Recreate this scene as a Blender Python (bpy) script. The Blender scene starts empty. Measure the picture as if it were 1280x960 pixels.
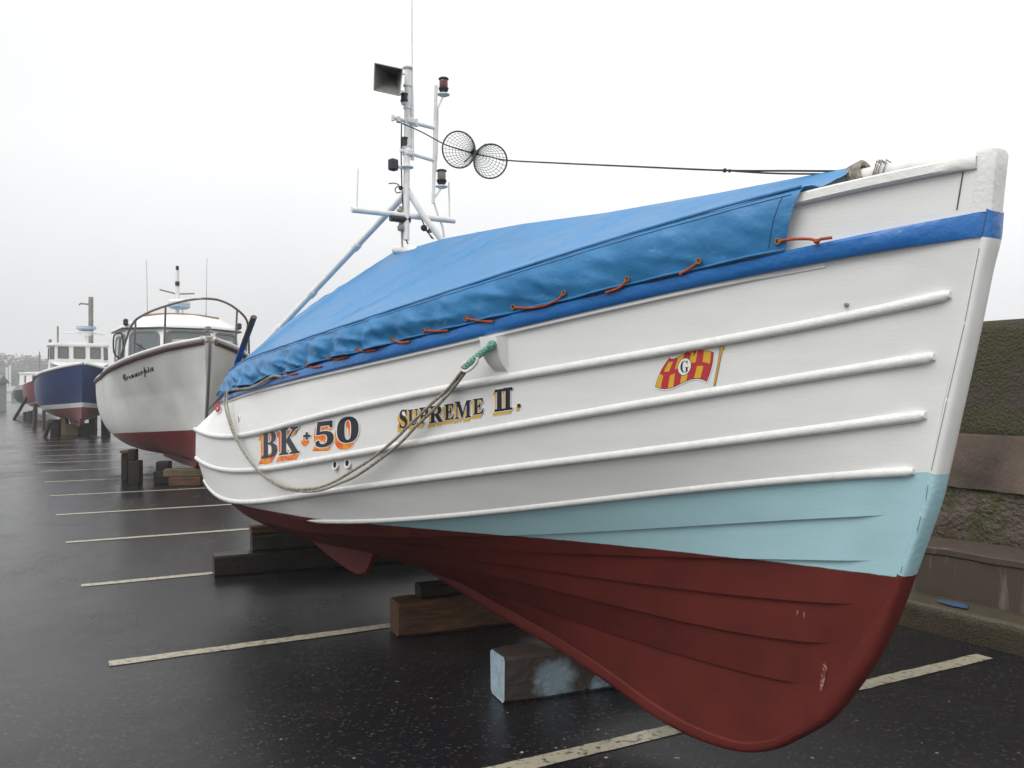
import bpy, math, random
import numpy as np
from mathutils import Vector, Matrix, noise

# ------------------------------------------------------------------ camera, sky, sun
scn = bpy.context.scene
COL = scn.collection
H, F = 1.6, 1080.0
cam_d = bpy.data.cameras.new('camera'); cam = bpy.data.objects.new('camera', cam_d); COL.objects.link(cam)
cam.location = (0, 0, H); cam.rotation_euler = (math.radians(90), 0, 0)
cam_d.sensor_width = 36; cam_d.lens = 36*F/1280; cam_d.shift_y = 10/1280
cam_d.clip_start = .05; cam_d.clip_end = 2000
scn.camera = cam
scn.view_settings.view_transform = 'Standard'; scn.view_settings.look = 'None'
scn.view_settings.exposure = 0.05; scn.view_settings.gamma = 1; scn.view_settings.use_curve_mapping = False
scn.cycles.max_bounces = 8; scn.cycles.volume_bounces = 2; scn.cycles.transparent_max_bounces = 12

SUN_EL, SUN_AZ = math.radians(48), math.radians(222)    # azimuth clockwise from +Y
world = bpy.data.worlds.new('World'); scn.world = world; world.use_nodes = True
wn, wl = world.node_tree.nodes, world.node_tree.links
bg = wn['Background']; bg.inputs[1].default_value = 0.10
sky = wn.new('ShaderNodeTexSky'); sky.sky_type = 'NISHITA'; sky.sun_disc = False
sky.sun_elevation = SUN_EL; sky.sun_rotation = SUN_AZ; sky.dust_density = 8; sky.air_density = 1.5
hs = wn.new('ShaderNodeHueSaturation'); hs.inputs['Saturation'].default_value = .08; wl.new(sky.outputs[0], hs.inputs['Color'])
tc = wn.new('ShaderNodeTexCoord'); sx = wn.new('ShaderNodeSeparateXYZ'); wl.new(tc.outputs['Generated'], sx.inputs[0])
cr = wn.new('ShaderNodeValToRGB'); cr.color_ramp.interpolation = 'EASE'
def ramp(r, pts):
    e = r.color_ramp.elements
    while len(e) > 2: e.remove(e[-1])
    for i, (p, c) in enumerate(pts):
        if i < 2: e[i].position = p; e[i].color = (*c, 1)
        else: n = e.new(p); n.color = (*c, 1)
ramp(cr, [(0, (.46, .467, .475)), (.03, (.65, .656, .663)), (.28, (.815, .82, .825)), (1, (1.0, .995, .985))])
wl.new(sx.outputs['Z'], cr.inputs[0])
nz = wn.new('ShaderNodeTexNoise'); nz.inputs['Scale'].default_value = 2.2; nz.inputs['Detail'].default_value = 4
wl.new(tc.outputs['Generated'], nz.inputs['Vector'])
mr = wn.new('ShaderNodeMapRange'); mr.inputs[1].default_value = .3; mr.inputs[2].default_value = .7; mr.inputs[3].default_value = 14.3; mr.inputs[4].default_value = 15.6
wl.new(nz.outputs[0], mr.inputs[0])
# overcast is duller to the left, where the sea fog lies thicker
ml = wn.new('ShaderNodeMapRange'); ml.inputs[1].default_value = -.6; ml.inputs[2].default_value = .25; ml.inputs[3].default_value = .87; ml.inputs[4].default_value = 1.0
wl.new(sx.outputs['X'], ml.inputs[0])
mm = wn.new('ShaderNodeMath'); mm.operation = 'MULTIPLY'; wl.new(mr.outputs[0], mm.inputs[0]); wl.new(ml.outputs[0], mm.inputs[1])
sc_ = wn.new('ShaderNodeVectorMath'); sc_.operation = 'SCALE'; wl.new(cr.outputs[0], sc_.inputs[0]); wl.new(mm.outputs[0], sc_.inputs['Scale'])
mx = wn.new('ShaderNodeMix'); mx.data_type = 'RGBA'; mx.inputs[0].default_value = .88
wl.new(hs.outputs[0], mx.inputs[6]); wl.new(sc_.outputs[0], mx.inputs[7]); wl.new(mx.outputs[2], bg.inputs[0])

sd = bpy.data.lights.new('sun', 'SUN'); sd.energy = 1.35; sd.angle = math.radians(35); sd.color = (1, .98, .95)
sun = bpy.data.objects.new('sun', sd); COL.objects.link(sun)
dv = Vector((math.sin(SUN_AZ)*math.cos(SUN_EL), math.cos(SUN_AZ)*math.cos(SUN_EL), math.sin(SUN_EL)))
sun.rotation_euler = dv.to_track_quat('Z', 'Y').to_euler()

# ------------------------------------------------------------------ helpers
def tag(o, label=None, cat=None, group=None, kind=None):
    if label: o['label'] = label
    if cat: o['category'] = cat
    if group: o['group'] = group
    if kind: o['kind'] = kind
    return o
def empty(name, loc=(0, 0, 0), rz=0):
    o = bpy.data.objects.new(name, None); COL.objects.link(o); o.location = loc; o.rotation_euler = (0, 0, rz); o.empty_display_size = .2
    return o
class MB:
    def __init__(s): s.v = []; s.f = []; s.m = []
    def add(s, vs, fs, mi=0):
        b = len(s.v); s.v += [tuple(p) for p in vs]
        for f in fs: s.f.append([b+i for i in f]); s.m.append(mi)
        return s
    def grid(s, rows, mi=0, close_u=False, flip=False, mfun=None):
        n, m = len(rows), len(rows[0]); b = len(s.v)
        for r in rows: s.v += [tuple(p) for p in r]
        for i in range(n-1):
            for j in range(m if close_u else m-1):
                j2 = (j+1) % m
                q = [b+i*m+j, b+i*m+j2, b+(i+1)*m+j2, b+(i+1)*m+j]
                s.f.append(q[::-1] if flip else q); s.m.append(mfun(i, j) if mfun else mi)
        return s
    def box(s, c, d, rz=0, mi=0, taper=1.0, M=None, bev=0.0):
        hx, hy, hz = d[0]/2, d[1]/2, d[2]/2
        R = Matrix.Rotation(rz, 3, 'Z') if M is None else M
        b = min(bev, hx*.9, hy*.9, hz*.9)
        if b <= 0:
            vs = [(x*hx*(taper if z > 0 else 1), y*hy*(taper if z > 0 else 1), z*hz) for z in (-1, 1) for y in (-1, 1) for x in (-1, 1)]
            fs = [(0, 2, 3, 1), (4, 5, 7, 6), (0, 1, 5, 4), (1, 3, 7, 5), (3, 2, 6, 7), (2, 0, 4, 6)]
        else:
            bm_v = []; rings = []
            for z, k in ((-hz, b), (-hz+b, 0), (hz-b, 0), (hz, b)):
                ring = []
                for sx_, sy_ in ((1, 1), (-1, 1), (-1, -1), (1, -1)):
                    ax, ay = hx-k, hy-k; e = b if k == 0 else b*.3
                    pts = [(sx_*ax, sy_*(ay-e)), (sx_*(ax-e), sy_*ay)]
                    if sx_*sy_ < 0: pts = pts[::-1]
                    ring += [(p[0], p[1], z) for p in pts]
                rings.append(ring)
            vs = [p for r in rings for p in r]; fs = []
            for i in range(3):
                for j in range(8): fs.append((i*8+j, i*8+(j+1) % 8, (i+1)*8+(j+1) % 8, (i+1)*8+j))
            fs += [tuple(range(7, -1, -1)), tuple(range(24, 32))]
        vs = [tuple(R @ Vector(p) + Vector(c)) for p in vs]
        return s.add(vs, fs, mi)
    def tube(s, pts, r, seg=10, mi=0, cap=True, flat=1.0):
        pts = [Vector(p) for p in pts]; n = len(pts); rs = r if isinstance(r, (list, tuple)) else [r]*n
        tg = [(pts[min(i+1, n-1)]-pts[max(i-1, 0)]).normalized() for i in range(n)]
        up = Vector((0, 0, 1)) if abs(tg[0].z) < .9 else Vector((1, 0, 0))
        nv = (up - tg[0]*up.dot(tg[0])).normalized(); rows = []
        for i in range(n):
            nv = (nv - tg[i]*nv.dot(tg[i])).normalized(); bv = tg[i].cross(nv)
            rows.append([pts[i] + (nv*math.cos(a)*rs[i]*flat + bv*math.sin(a)*rs[i]) for a in [2*math.pi*k/seg for k in range(seg)]])
        b = len(s.v); s.grid(rows, mi, True, flip=True)
        if cap:
            s.f.append([b+k for k in range(seg)]); s.m.append(mi)
            s.f.append([b+(n-1)*seg+k for k in range(seg)][::-1]); s.m.append(mi)
        return s
    def lathe(s, prof, c, seg=20, mi=0, M=None):
        R = M or Matrix.Identity(3); rows = []
        for r, z in prof: rows.append([tuple(R @ Vector((r*math.cos(2*math.pi*k/seg), r*math.sin(2*math.pi*k/seg), z)) + Vector(c)) for k in range(seg)])
        return s.grid(rows, mi, True)
    def build(s, name, mats, parent=None, smooth=True, angle=40):
        me = bpy.data.meshes.new(name); me.from_pydata(s.v, [], s.f)
        if not isinstance(mats, (list, tuple)): mats = [mats]
        for m in mats: me.materials.append(m)
        me.polygons.foreach_set('material_index', s.m)
        me.validate(clean_customdata=False)
        if smooth:
            me.polygons.foreach_set('use_smooth', [True]*len(me.polygons)); me.set_sharp_from_angle(angle=math.radians(angle))
        me.update()
        o = bpy.data.objects.new(name, me); COL.objects.link(o)
        if parent: o.parent = parent
        return o
def smooth_path(pts, n=8):
    P = [Vector(p) for p in pts]; out = []
    for i in range(len(P)-1):
        p0, p1, p2, p3 = P[max(i-1, 0)], P[i], P[i+1], P[min(i+2, len(P)-1)]
        for k in range(n):
            t = k/n; out.append(.5*((2*p1)+(p2-p0)*t+(2*p0-5*p1+4*p2-p3)*t*t+(3*p1-3*p2+p3-p0)*t**3))
    out.append(P[-1]); return out
def at(px, py, D): return Vector(((px-640)/F*D, D, H-(py-490)/F*D))
def sstep(x): x = min(1, max(0, x)); return x*x*(3-2*x)

def mat(name, col, rough=.5, col2=None, nscale=6, namt=.5, bump=0, bscale=80, metal=0, spec=.5, coat=0, stretch=None, rough2=None, detail=5, bdist=.01, thr=(.35, .65)):
    m = bpy.data.materials.new(name); m.use_nodes = True; N, Lk = m.node_tree.nodes, m.node_tree.links
    p = N['Principled BSDF']; p.inputs['Base Color'].default_value = (*col, 1); p.inputs['Roughness'].default_value = rough
    p.inputs['Metallic'].default_value = metal; p.inputs['Specular IOR Level'].default_value = spec; p.inputs['Coat Weight'].default_value = coat; p.inputs['Coat Roughness'].default_value = .12
    t = N.new('ShaderNodeTexCoord'); mp = N.new('ShaderNodeMapping'); Lk.new(t.outputs['Object'], mp.inputs[0])
    if stretch: mp.inputs['Scale'].default_value = stretch
    if col2 is not None:
        n = N.new('ShaderNodeTexNoise'); n.inputs['Scale'].default_value = nscale; n.inputs['Detail'].default_value = detail; n.inputs['Roughness'].default_value = .6; Lk.new(mp.outputs[0], n.inputs['Vector'])
        r = N.new('ShaderNodeMapRange'); r.inputs[1].default_value = thr[0]; r.inputs[2].default_value = thr[1]; r.inputs[4].default_value = namt; Lk.new(n.outputs[0], r.inputs[0])
        x = N.new('ShaderNodeMix'); x.data_type = 'RGBA'; x.inputs[6].default_value = (*col, 1); x.inputs[7].default_value = (*col2, 1)
        Lk.new(r.outputs[0], x.inputs[0]); Lk.new(x.outputs[2], p.inputs['Base Color'])
        if rough2 is not None:
            q = N.new('ShaderNodeMapRange'); q.inputs[1].default_value = thr[0]; q.inputs[2].default_value = thr[1]; q.inputs[3].default_value = rough; q.inputs[4].default_value = rough2
            Lk.new(n.outputs[0], q.inputs[0]); Lk.new(q.outputs[0], p.inputs['Roughness'])
    if bump:
        n2 = N.new('ShaderNodeTexNoise'); n2.inputs['Scale'].default_value = bscale; n2.inputs['Detail'].default_value = 4; Lk.new(mp.outputs[0], n2.inputs['Vector'])
        b = N.new('ShaderNodeBump'); b.inputs['Strength'].default_value = bump; b.inputs['Distance'].default_value = bdist; Lk.new(n2.outputs[0], b.inputs['Height']); Lk.new(b.outputs[0], p.inputs['Normal'])
    m['p'] = 1
    return m
M = {}
M['white'] = mat('white_paint', (.80, .80, .785), .34, (.68, .69, .67), 3, .5, .15, 60, stretch=(1, 1, 2), bdist=.003)
M['band'] = mat('white_band_paint', (.80, .80, .785), .32, (.62, .63, .61), 30, .5, .55, 150, bdist=.004)
M['white_metal'] = mat('white_enamel', (.84, .83, .805), .35, (.62, .60, .56), 12, .6, .2, 60)
M['blue'] = mat('blue_paint', (.016, .14, .42), .3, (.03, .17, .5), 5, .7, .6, 40, bdist=.006)
M['trim_white'] = mat('cap_rail_paint', (.76, .76, .74), .4, (.42, .38, .34), 14, .5, .5, 60, thr=(.56, .72), bdist=.005)
M['black'] = mat('black_plastic', (.02, .021, .024), .45)
M['dark_rope'] = mat('dark_cordage', (.045, .042, .04), .8, bump=.6, bscale=200)
M['rope'] = mat('grey_rope', (.48, .45, .37), .9, (.10, .09, .07), 60, .8, .8, 260)
M['green_rope'] = mat('green_rope', (.07, .36, .27), .6, (.35, .5, .42), 70, .7, .7, 200)
M['orange_cord'] = mat('orange_cord', (.42, .07, .015), .7, (.25, .04, .02), 40, .7)
M['red_cord'] = mat('red_cord', (.45, .02, .02), .7)
M['brass'] = mat('brass_eyelet', (.26, .15, .06), .45, metal=.7)
M['steel'] = mat('stainless_rail', (.22, .21, .20), .3, metal=.7)
M['grey_metal'] = mat('grey_metal', (.30, .29, .26), .4, (.18, .17, .15), 8, .8, metal=.3)
M['red_lens'] = mat('red_lens', (.11, .008, .014), .2, coat=.5)
M['clear_lens'] = mat('smoked_lens', (.17, .16, .12), .2, coat=.5)
M['hole'] = mat('dark_opening', (.012, .012, .012), .7)
M['ink'] = mat('black_lettering', (.015, .02, .03), .35)
M['orange'] = mat('orange_lettering', (.85, .11, .008), .4, (.85, .34, .02), 14, 1, thr=(.45, .55))
M['yellow'] = mat('yellow_lettering', (.72, .42, .04), .4)
M['red_paint'] = mat('red_lettering', (.5, .035, .05), .4)
M['letter_white'] = mat('white_lettering', (.85, .85, .83), .4)
M['timber'] = mat('wet_brown_timber', (.13, .060, .026), .4, (.035, .020, .012), 5, .9, .8, 30, stretch=(1, 6, 6), spec=.3)
M['timber_dark'] = mat('wet_dark_timber', (.024, .019, .015), .35, (.010, .009, .008), 4, .9, .8, 30, spec=.25)
M['timber_blue'] = mat('pale_blue_painted_timber', (.045, .036, .03), .45, (.24, .34, .40), 3.0, 1, .8, 25, thr=(.56, .66))
_m = M['timber_blue']; _N, _L = _m.node_tree.nodes, _m.node_tree.links; _p = _N['Principled BSDF']; _src = _p.inputs['Base Color'].links[0].from_socket
_t = _N.new('ShaderNodeTexCoord'); _q = _N.new('ShaderNodeVectorMath'); _q.operation = 'SUBTRACT'; _q.inputs[1].default_value = (-.22, 0, .10); _L.new(_t.outputs['Object'], _q.inputs[0])
_w = _N.new('ShaderNodeVectorMath'); _w.operation = 'MULTIPLY'; _w.inputs[1].default_value = (1, 0, 1.2); _L.new(_q.outputs[0], _w.inputs[0])
_l = _N.new('ShaderNodeVectorMath'); _l.operation = 'LENGTH'; _L.new(_w.outputs[0], _l.inputs[0])
_n = _N.new('ShaderNodeTexNoise'); _n.inputs['Scale'].default_value = 22; _n.inputs['Detail'].default_value = 6; _L.new(_t.outputs['Object'], _n.inputs['Vector'])
_a = _N.new('ShaderNodeMath'); _a.operation = 'MULTIPLY_ADD'; _a.inputs[1].default_value = .12; _L.new(_n.outputs[0], _a.inputs[0]); _L.new(_l.outputs['Value'], _a.inputs[2])
_r = _N.new('ShaderNodeMapRange'); _r.inputs[1].default_value = .205; _r.inputs[2].default_value = .14; _r.inputs[4].default_value = .6; _L.new(_a.outputs[0], _r.inputs[0])
_x = _N.new('ShaderNodeMix'); _x.data_type = 'RGBA'; _x.inputs[7].default_value = (.26, .36, .42, 1); _L.new(_r.outputs[0], _x.inputs[0]); _L.new(_src, _x.inputs[6]); _L.new(_x.outputs[2], _p.inputs['Base Color'])
M['timber_pale'] = mat('pale_end_grain', (.36, .46, .53), .55, (.22, .28, .32), 12, .8, .5, 40)
M['moss_wood'] = mat('mossy_timber', (.050, .050, .036), .7, (.016, .014, .011), 6, .9, .8, 30, spec=.25)
# ------------------------------------------------------------------ the coble: hull lines
# local frame of the boat: t = metres aft of the stem head, s = metres to starboard, z up
OX, OD, AX, AD, NX, ND = 1.496, 2.63, -.548, .8365, -.8365, -.548
BROT = math.atan2(AD, AX)
def centre(px, s=.035):
    k = (px-640)/F; t = (k*(OD+ND*s)-OX-NX*s)/(AX-k*AD); return t, OD+AD*t+ND*s
def cpt(px, py, s=0.0):                      # point on the fore-and-aft plane at offset s
    t, D = centre(px, s); return Vector((t, s, H-(py-490)/F*D))
def w2l(p): rx, rd = p[0]-OX, p[1]-OD; return Vector((rx*AX+rd*AD, rx*NX+rd*ND, p[2]))
LINES = [  # survey of the plank edges, half-breadths and entry
('sheer',[(1240,192),(1215,197),(1120,215),(1005,243),(935,260),(869,276),(755,310),(640,348),(559,374),(477,397),(388,428),(313,453),(287,480)],.98,.62,3.3,2.0,0,6.55),
('blueT',[(1233,264),(1196,268),(1175,275),(1115,289),(1040,303),(988,314),(850,345),(738,371),(640,397),(608,402),(477,433),(378,463),(296,489),(283,495)],1.0,.66,3.4,1.95,0,6.52),
('blueB',[(1229,296),(1177,300),(1134,306),(1060,324),(919,351),(738,391),(640,413),(608,419),(477,450),(378,474),(290,499),(279,504)],1.01,.70,3.4,1.9,0,6.50),
('R1',[(1211,365),(1189,370),(1161,376),(1060,400),(923,422),(807,445),(640,472),(427,515),(340,537),(273,546),(245,537)],1.02,.90,3.5,1.8,0,6.38),
('R2',[(1193,444),(1168,446),(1060,463),(945,484),(853,500),(640,532),(473,563),(370,582),(307,588),(260,582),(247,573)],1.0,.90,3.5,1.7,0,6.28),
('R3',[(1176,518),(1158,521),(1060,532),(853,562),(640,583),(507,603),(373,622),(313,627),(273,620),(257,600)],.97,.84,3.6,1.6,0,6.21),
('R4',[(1163,590),(1143,590),(1060,593),(873,613),(780,622),(640,636),(577,643),(480,652),(400,651),(330,640),(285,620)],.88,.72,3.7,1.5,.15,6.15),
('T1',[(1150,642),(1088,646),(1060,648),(853,657),(640,668),(535,673)],.79,.66,3.8,1.4,.3,6.13),
('T2',[(1128,702),(1074,700),(905,695),(780,696),(640,689),(561,683)],.70,.62,3.9,1.35,.4,6.12),
('T3',[(1106,757),(1060,750),(905,739),(780,729),(662,711),(535,690)],.60,.58,4.0,1.3,.5,6.11),
('T4',[(1075,806),(1030,801),(905,785),(780,762),(704,738),(640,722),(560,708),(468,690),(371,671),(337,656),(308,645),(297,636)],.52,.54,4.3,1.25,.6,6.1),
('T5',[(1035,860),(992,854),(905,831),(780,800),(725,770)],.22,.2,4.6,1.2,.7,6.1),
]
EXTRA = {'T1':[(4,.72),(5,.66),(6.1,.68)], 'T2':[(3.3,.74),(4.3,.65),(5.2,.61),(6.1,.64)], 'T3':[(3.6,.66),(4.5,.58),(5.3,.57),(6.1,.60)],
         'T5':[(2.6,.47),(3.4,.485),(4.4,.50),(5.3,.51),(6.1,.53)]}
class Line: pass
def bval(t, L):
    t = np.asarray(t, float); x = np.clip((t-L.t0)/(L.tm-L.t0), 0, 1)
    a = 1-(1-x)**L.p; h = x*x*(3-2*x); f = .035+(L.B-.035)*(a*(1-L.hol)+h*L.hol)
    y = np.clip((t-L.tm)/(6.2-L.tm), 0, 1.12); g = L.B+(L.Bt-L.B)*y**2.2
    r = np.where(t < L.tm, f, g); return np.where(t <= L.t0, .035-(L.t0-t)*.3, r)
def solve(px, py, bf):
    k = (px-640)/F; D = np.linspace(1.6, 8.6, 1400)
    rx, rd = k*D-OX, D-OD; t = rx*AX+rd*AD; s = rx*NX+rd*ND; z = H-(py-490)/F*D
    v = s-bf(t, z); i = np.where((v[:-1] > 0) & (v[1:] <= 0))[0]
    if not len(i): return None
    i = i[0]; a = v[i]/(v[i]-v[i+1]); return float(t[i]+(t[i+1]-t[i])*a), float(z[i]+(z[i+1]-z[i])*a)
LN = []
for n, px, B, Bt, tm, p, hol, tT in LINES:
    L = Line(); L.n, L.B, L.Bt, L.tm, L.p, L.hol, L.tT = n, B, Bt, tm, p, hol, tT
    t0, D0 = centre(px[0][0]); L.t0 = t0; pts = [(t0, H-(px[0][1]-490)/F*D0)]
    for q in px[1:]:
        r = solve(*q, lambda t, z, L=L: bval(t, L))
        if r: pts.append(r)
    pts += EXTRA.get(n, [])
    T = np.array([a for a, b in pts]); Z = np.array([b for a, b in pts])
    deg = 5 if len(pts) > 8 else 4
    w = np.ones(len(T)); w[0] = 3
    L.c = np.polyfit(T, Z, deg, w=w); L.res = np.abs(np.polyval(L.c, T)-Z).max(); L.tmax = T.max(); LN.append(L)
def zval(t, L): return np.polyval(L.c, np.clip(t, L.t0, max(L.tmax, L.tT)))
# keel / rabbet line
KR = [(.60,.534),(.675,.415),(.78,.31),(.90,.235),(1.05,.19),(1.3,.178),(1.55,.205),(1.8,.255),(2.25,.325),(3.0,.40),(3.8,.465),(4.6,.495),(5.4,.505),(6.1,.525)]
K = Line(); K.t0, K.tT = .675, 6.1
KT = np.array([a for a, b in KR]); KZ = np.array([b for a, b in KR])
def bfull(t, z):                              # half-breadth at station t and height z
    t = np.asarray(t, float); z = np.asarray(z, float)
    zs = np.array([zval(t, L) for L in LN]+[np.interp(t, KT, KZ)]); bs = np.array([bval(t, L) for L in LN]+[np.full_like(t, .035)])
    r = np.full(t.shape, -9.0)
    r = np.where(z >= zs[0], bs[0], r)
    for j in range(len(LN)):
        a, b = zs[j], zs[j+1]; m = (z < a) & (z >= b)
        w = np.where(m, (a-z)/np.maximum(a-b, 1e-4), 0); r = np.where(m, bs[j]+(bs[j+1]-bs[j])*w, r)
    return np.where((t < 0) | (t > 6.6), -9.0, r)
LAP = [0, 0, .004, .014, .014, .014, .014, .014, .015, .015, .015, .013]       # outward step at the lower edge of plank j-1 -> index = line
def lap(j, t):
    if j >= len(LN): return 0.0
    return LAP[j]*sstep((t-LN[j].t0-.10)/.12)
def on_hull(px, py, off=.004):                # surface point of the hull seen from the survey position
    r = solve(px, py, bfull)
    if r is None: return None
    t, z = r; zs = [float(zval(t, L)) for L in LN]+[float(np.interp(t, KT, KZ))]
    e = 0
    for j in range(len(LN)):
        if zs[j] >= z >= zs[j+1]: e = lap(j+1, t)*(zs[j]-z)/max(1e-4, zs[j]-zs[j+1])
    r2 = solve(px, py, lambda tt, zz: bfull(tt, zz)+e+off) or r
    t, z = r2
    return Vector((t, float(bfull(np.array([t]), np.array([z]))[0])+e+off, z))
RED = []
for q in [(1120,719),(1060,713),(988,706),(922,697),(780,685),(640,669),(577,662),(480,655),(400,650),(330,637),(290,627)]:
    r = solve(*q, bfull)
    if r: RED.append(r)
RT = np.array([a for a, b in RED]); RZ = np.array([b for a, b in RED]); RC = np.polyfit(RT, RZ, 3)
def zred(t): return float(np.polyval(RC, min(6.3, max(.25, t))))
if 'DBG' in globals():
    for L in LN: print(L.n, 't0 %.2f res %.3f' % (L.t0, L.res), [round(float(zval(t, L)), 3) for t in (.7, 1, 2, 3, 4, 5, 6)])
    print('red', [(round(a,2), round(b,3), round(zred(a),3)) for a, b in RED])

def paint_mat(name, upper, red, rough=.36):
    m = mat(name, upper, rough, tuple(c*.86 for c in upper), 4, .5, .16, 60, stretch=(.4, 1, 2.5), bdist=.003)
    N, Lk = m.node_tree.nodes, m.node_tree.links; p = N['Principled BSDF']
    at_ = N.new('ShaderNodeAttribute'); at_.attribute_name = 'above_line'
    g = N.new('ShaderNodeMapRange'); g.inputs[1].default_value = -.0018; g.inputs[2].default_value = .0018
    tcn = N.new('ShaderNodeTexCoord'); wv = N.new('ShaderNodeTexNoise'); wv.inputs['Scale'].default_value = 25; Lk.new(tcn.outputs['Object'], wv.inputs['Vector'])
    ad = N.new('ShaderNodeMath'); ad.operation = 'MULTIPLY_ADD'; ad.inputs[1].default_value = .006; Lk.new(wv.outputs[0], ad.inputs[0]); Lk.new(at_.outputs['Fac'], ad.inputs[2])
    sb = N.new('ShaderNodeMath'); sb.operation = 'SUBTRACT'; sb.inputs[1].default_value = .003; Lk.new(ad.outputs[0], sb.inputs[0])
    Lk.new(sb.outputs[0], g.inputs[0])
    src = p.inputs['Base Color'].links[0].from_socket
    rn = N.new('ShaderNodeTexNoise'); rn.inputs['Scale'].default_value = 5; rn.inputs['Detail'].default_value = 8; Lk.new(tcn.outputs['Object'], rn.inputs['Vector'])
    rr = N.new('ShaderNodeMapRange'); rr.inputs[1].default_value = .35; rr.inputs[2].default_value = .7; Lk.new(rn.outputs[0], rr.inputs[0])
    rm = N.new('ShaderNodeMix'); rm.data_type = 'RGBA'; rm.inputs[6].default_value = (*red, 1); rm.inputs[7].default_value = (red[0]*.72, red[1]*.8, red[2]*.8, 1); Lk.new(rr.outputs[0], rm.inputs[0])
    # pale scrapes where the antifouling has been rubbed
    sc = N.new('ShaderNodeTexNoise'); sc.inputs['Scale'].default_value = 9; sc.inputs['Detail'].default_value = 9; sc.inputs['Roughness'].default_value = .75
    smp = N.new('ShaderNodeMapping'); smp.inputs['Scale'].default_value = (1.6, 1.6, .55); Lk.new(tcn.outputs['Object'], smp.inputs[0]); Lk.new(smp.outputs[0], sc.inputs['Vector'])
    s2 = N.new('ShaderNodeMapRange'); s2.inputs[1].default_value = .70; s2.inputs[2].default_value = .76; s2.inputs[4].default_value = .5; Lk.new(sc.outputs[0], s2.inputs[0])
    rm2 = N.new('ShaderNodeMix'); rm2.data_type = 'RGBA'; rm2.inputs[7].default_value = (.30, .17, .14, 1); Lk.new(s2.outputs[0], rm2.inputs[0]); Lk.new(rm.outputs[2], rm2.inputs[6])
    sl = N.new('ShaderNodeMapRange'); sl.inputs[3].default_value = .22; sl.inputs[4].default_value = .5; Lk.new(g.outputs[0], sl.inputs[0]); Lk.new(sl.outputs[0], p.inputs['Specular IOR Level'])
    x = N.new('ShaderNodeMix'); x.data_type = 'RGBA'; Lk.new(g.outputs[0], x.inputs[0]); Lk.new(rm2.outputs[2], x.inputs[6]); Lk.new(src, x.inputs[7]); Lk.new(x.outputs[2], p.inputs['Base Color'])
    q = N.new('ShaderNodeMapRange'); q.inputs[3].default_value = .60; q.inputs[4].default_value = rough; Lk.new(g.outputs[0], q.inputs[0]); Lk.new(q.outputs[0], p.inputs['Roughness'])
    return m
WHITE, TEAL, REDC = (.80, .80, .785), (.38, .60, .65), (.125, .020, .015)
M['hull_white'] = paint_mat('white_over_red_paint', WHITE, REDC)
M['hull_teal'] = paint_mat('teal_over_red_paint', TEAL, REDC, .4)
M['red_hull'] = mat('red_antifouling', REDC, .58, (.10, .016, .014), 5, .8, .3, 40, spec=.25)
M['teal'] = mat('teal_paint', TEAL, .4, (.3, .5, .55), 5, .5, .3, 50)

coble = empty('coble', (OX, OD, 0), BROT)
tag(coble, 'large white wooden coble with teal and red lower hull, nearest boat, under the blue cover', 'fishing boat')

TAU = np.concatenate([np.linspace(0, 1, 46)[:-1], np.linspace(1, 5.8, 110)[:-1], np.linspace(5.8, 6.4, 14)])
def tj(tau, L):
    if tau < 1: return L.t0+(1-L.t0)*tau
    if tau > 5.8: return 5.8+(L.tT-5.8)*(tau-5.8)/.6
    return tau
def lp(j, t):
    if j < len(LN): return float(bval(t, LN[j])), float(zval(t, LN[j]))
    return .035, float(np.interp(t, KT, KZ))
hull = MB(); W = 7
for j in range(len(LN)):
    La = LN[j]; Lb = LN[j+1] if j+1 < len(LN) else K
    rows = []
    for tau in TAU:
        ta, tb = tj(tau, La), tj(tau, Lb); (ba, za), (bb, zb) = lp(j, ta), lp(j+1, tb); e = lap(j+1, tb); row = []
        for i in range(W):
            w = i/(W-1); bul = .006*math.sin(math.pi*w)*sstep(tau/1.0) if 2 <= j < 11 else 0
            row.append(Vector((ta+(tb-ta)*w, ba+(bb-ba)*w+e*w+bul*0, za+(zb-za)*w)))
        row.append(Vector((tb, bb+.0, zb-.002*(e > .001))))       # the little step back under the land
        rows.append(row)
    mi = 0 if j < 6 else 1
    hull.grid(rows, mi); hull.grid([[Vector((p.x, -p.y, p.z)) for p in r] for r in rows], mi, flip=True)
# bottom strip between the garboards
rows = [[Vector((t, .035, lp(99, t)[1])), Vector((t, -.035, lp(99, t)[1]))] for t in [tj(x, K) for x in TAU]]
hull.grid(rows, 1)
ho = hull.build('hull', [M['hull_white'], M['hull_teal']], coble, angle=28)
def set_line(o):
    a = o.data.attributes.new('above_line', 'FLOAT', 'POINT')
    a.data.foreach_set('value', [v.co.z-zred(v.co.x) for v in o.data.vertices])
set_line(ho)
# transom
tr = MB(); pr = []
for j, L in enumerate(LN+[K]):
    b, z = lp(j, L.tT); pr.append((L.tT, b, z))
tr.grid([[Vector((a-.002, b*k, z)) for k in (1, .5, 0, -.5, -1)] for a, b, z in pr], 0)
to = tr.build('transom', [M['hull_white']], coble, smooth=False); set_line(to)
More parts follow.
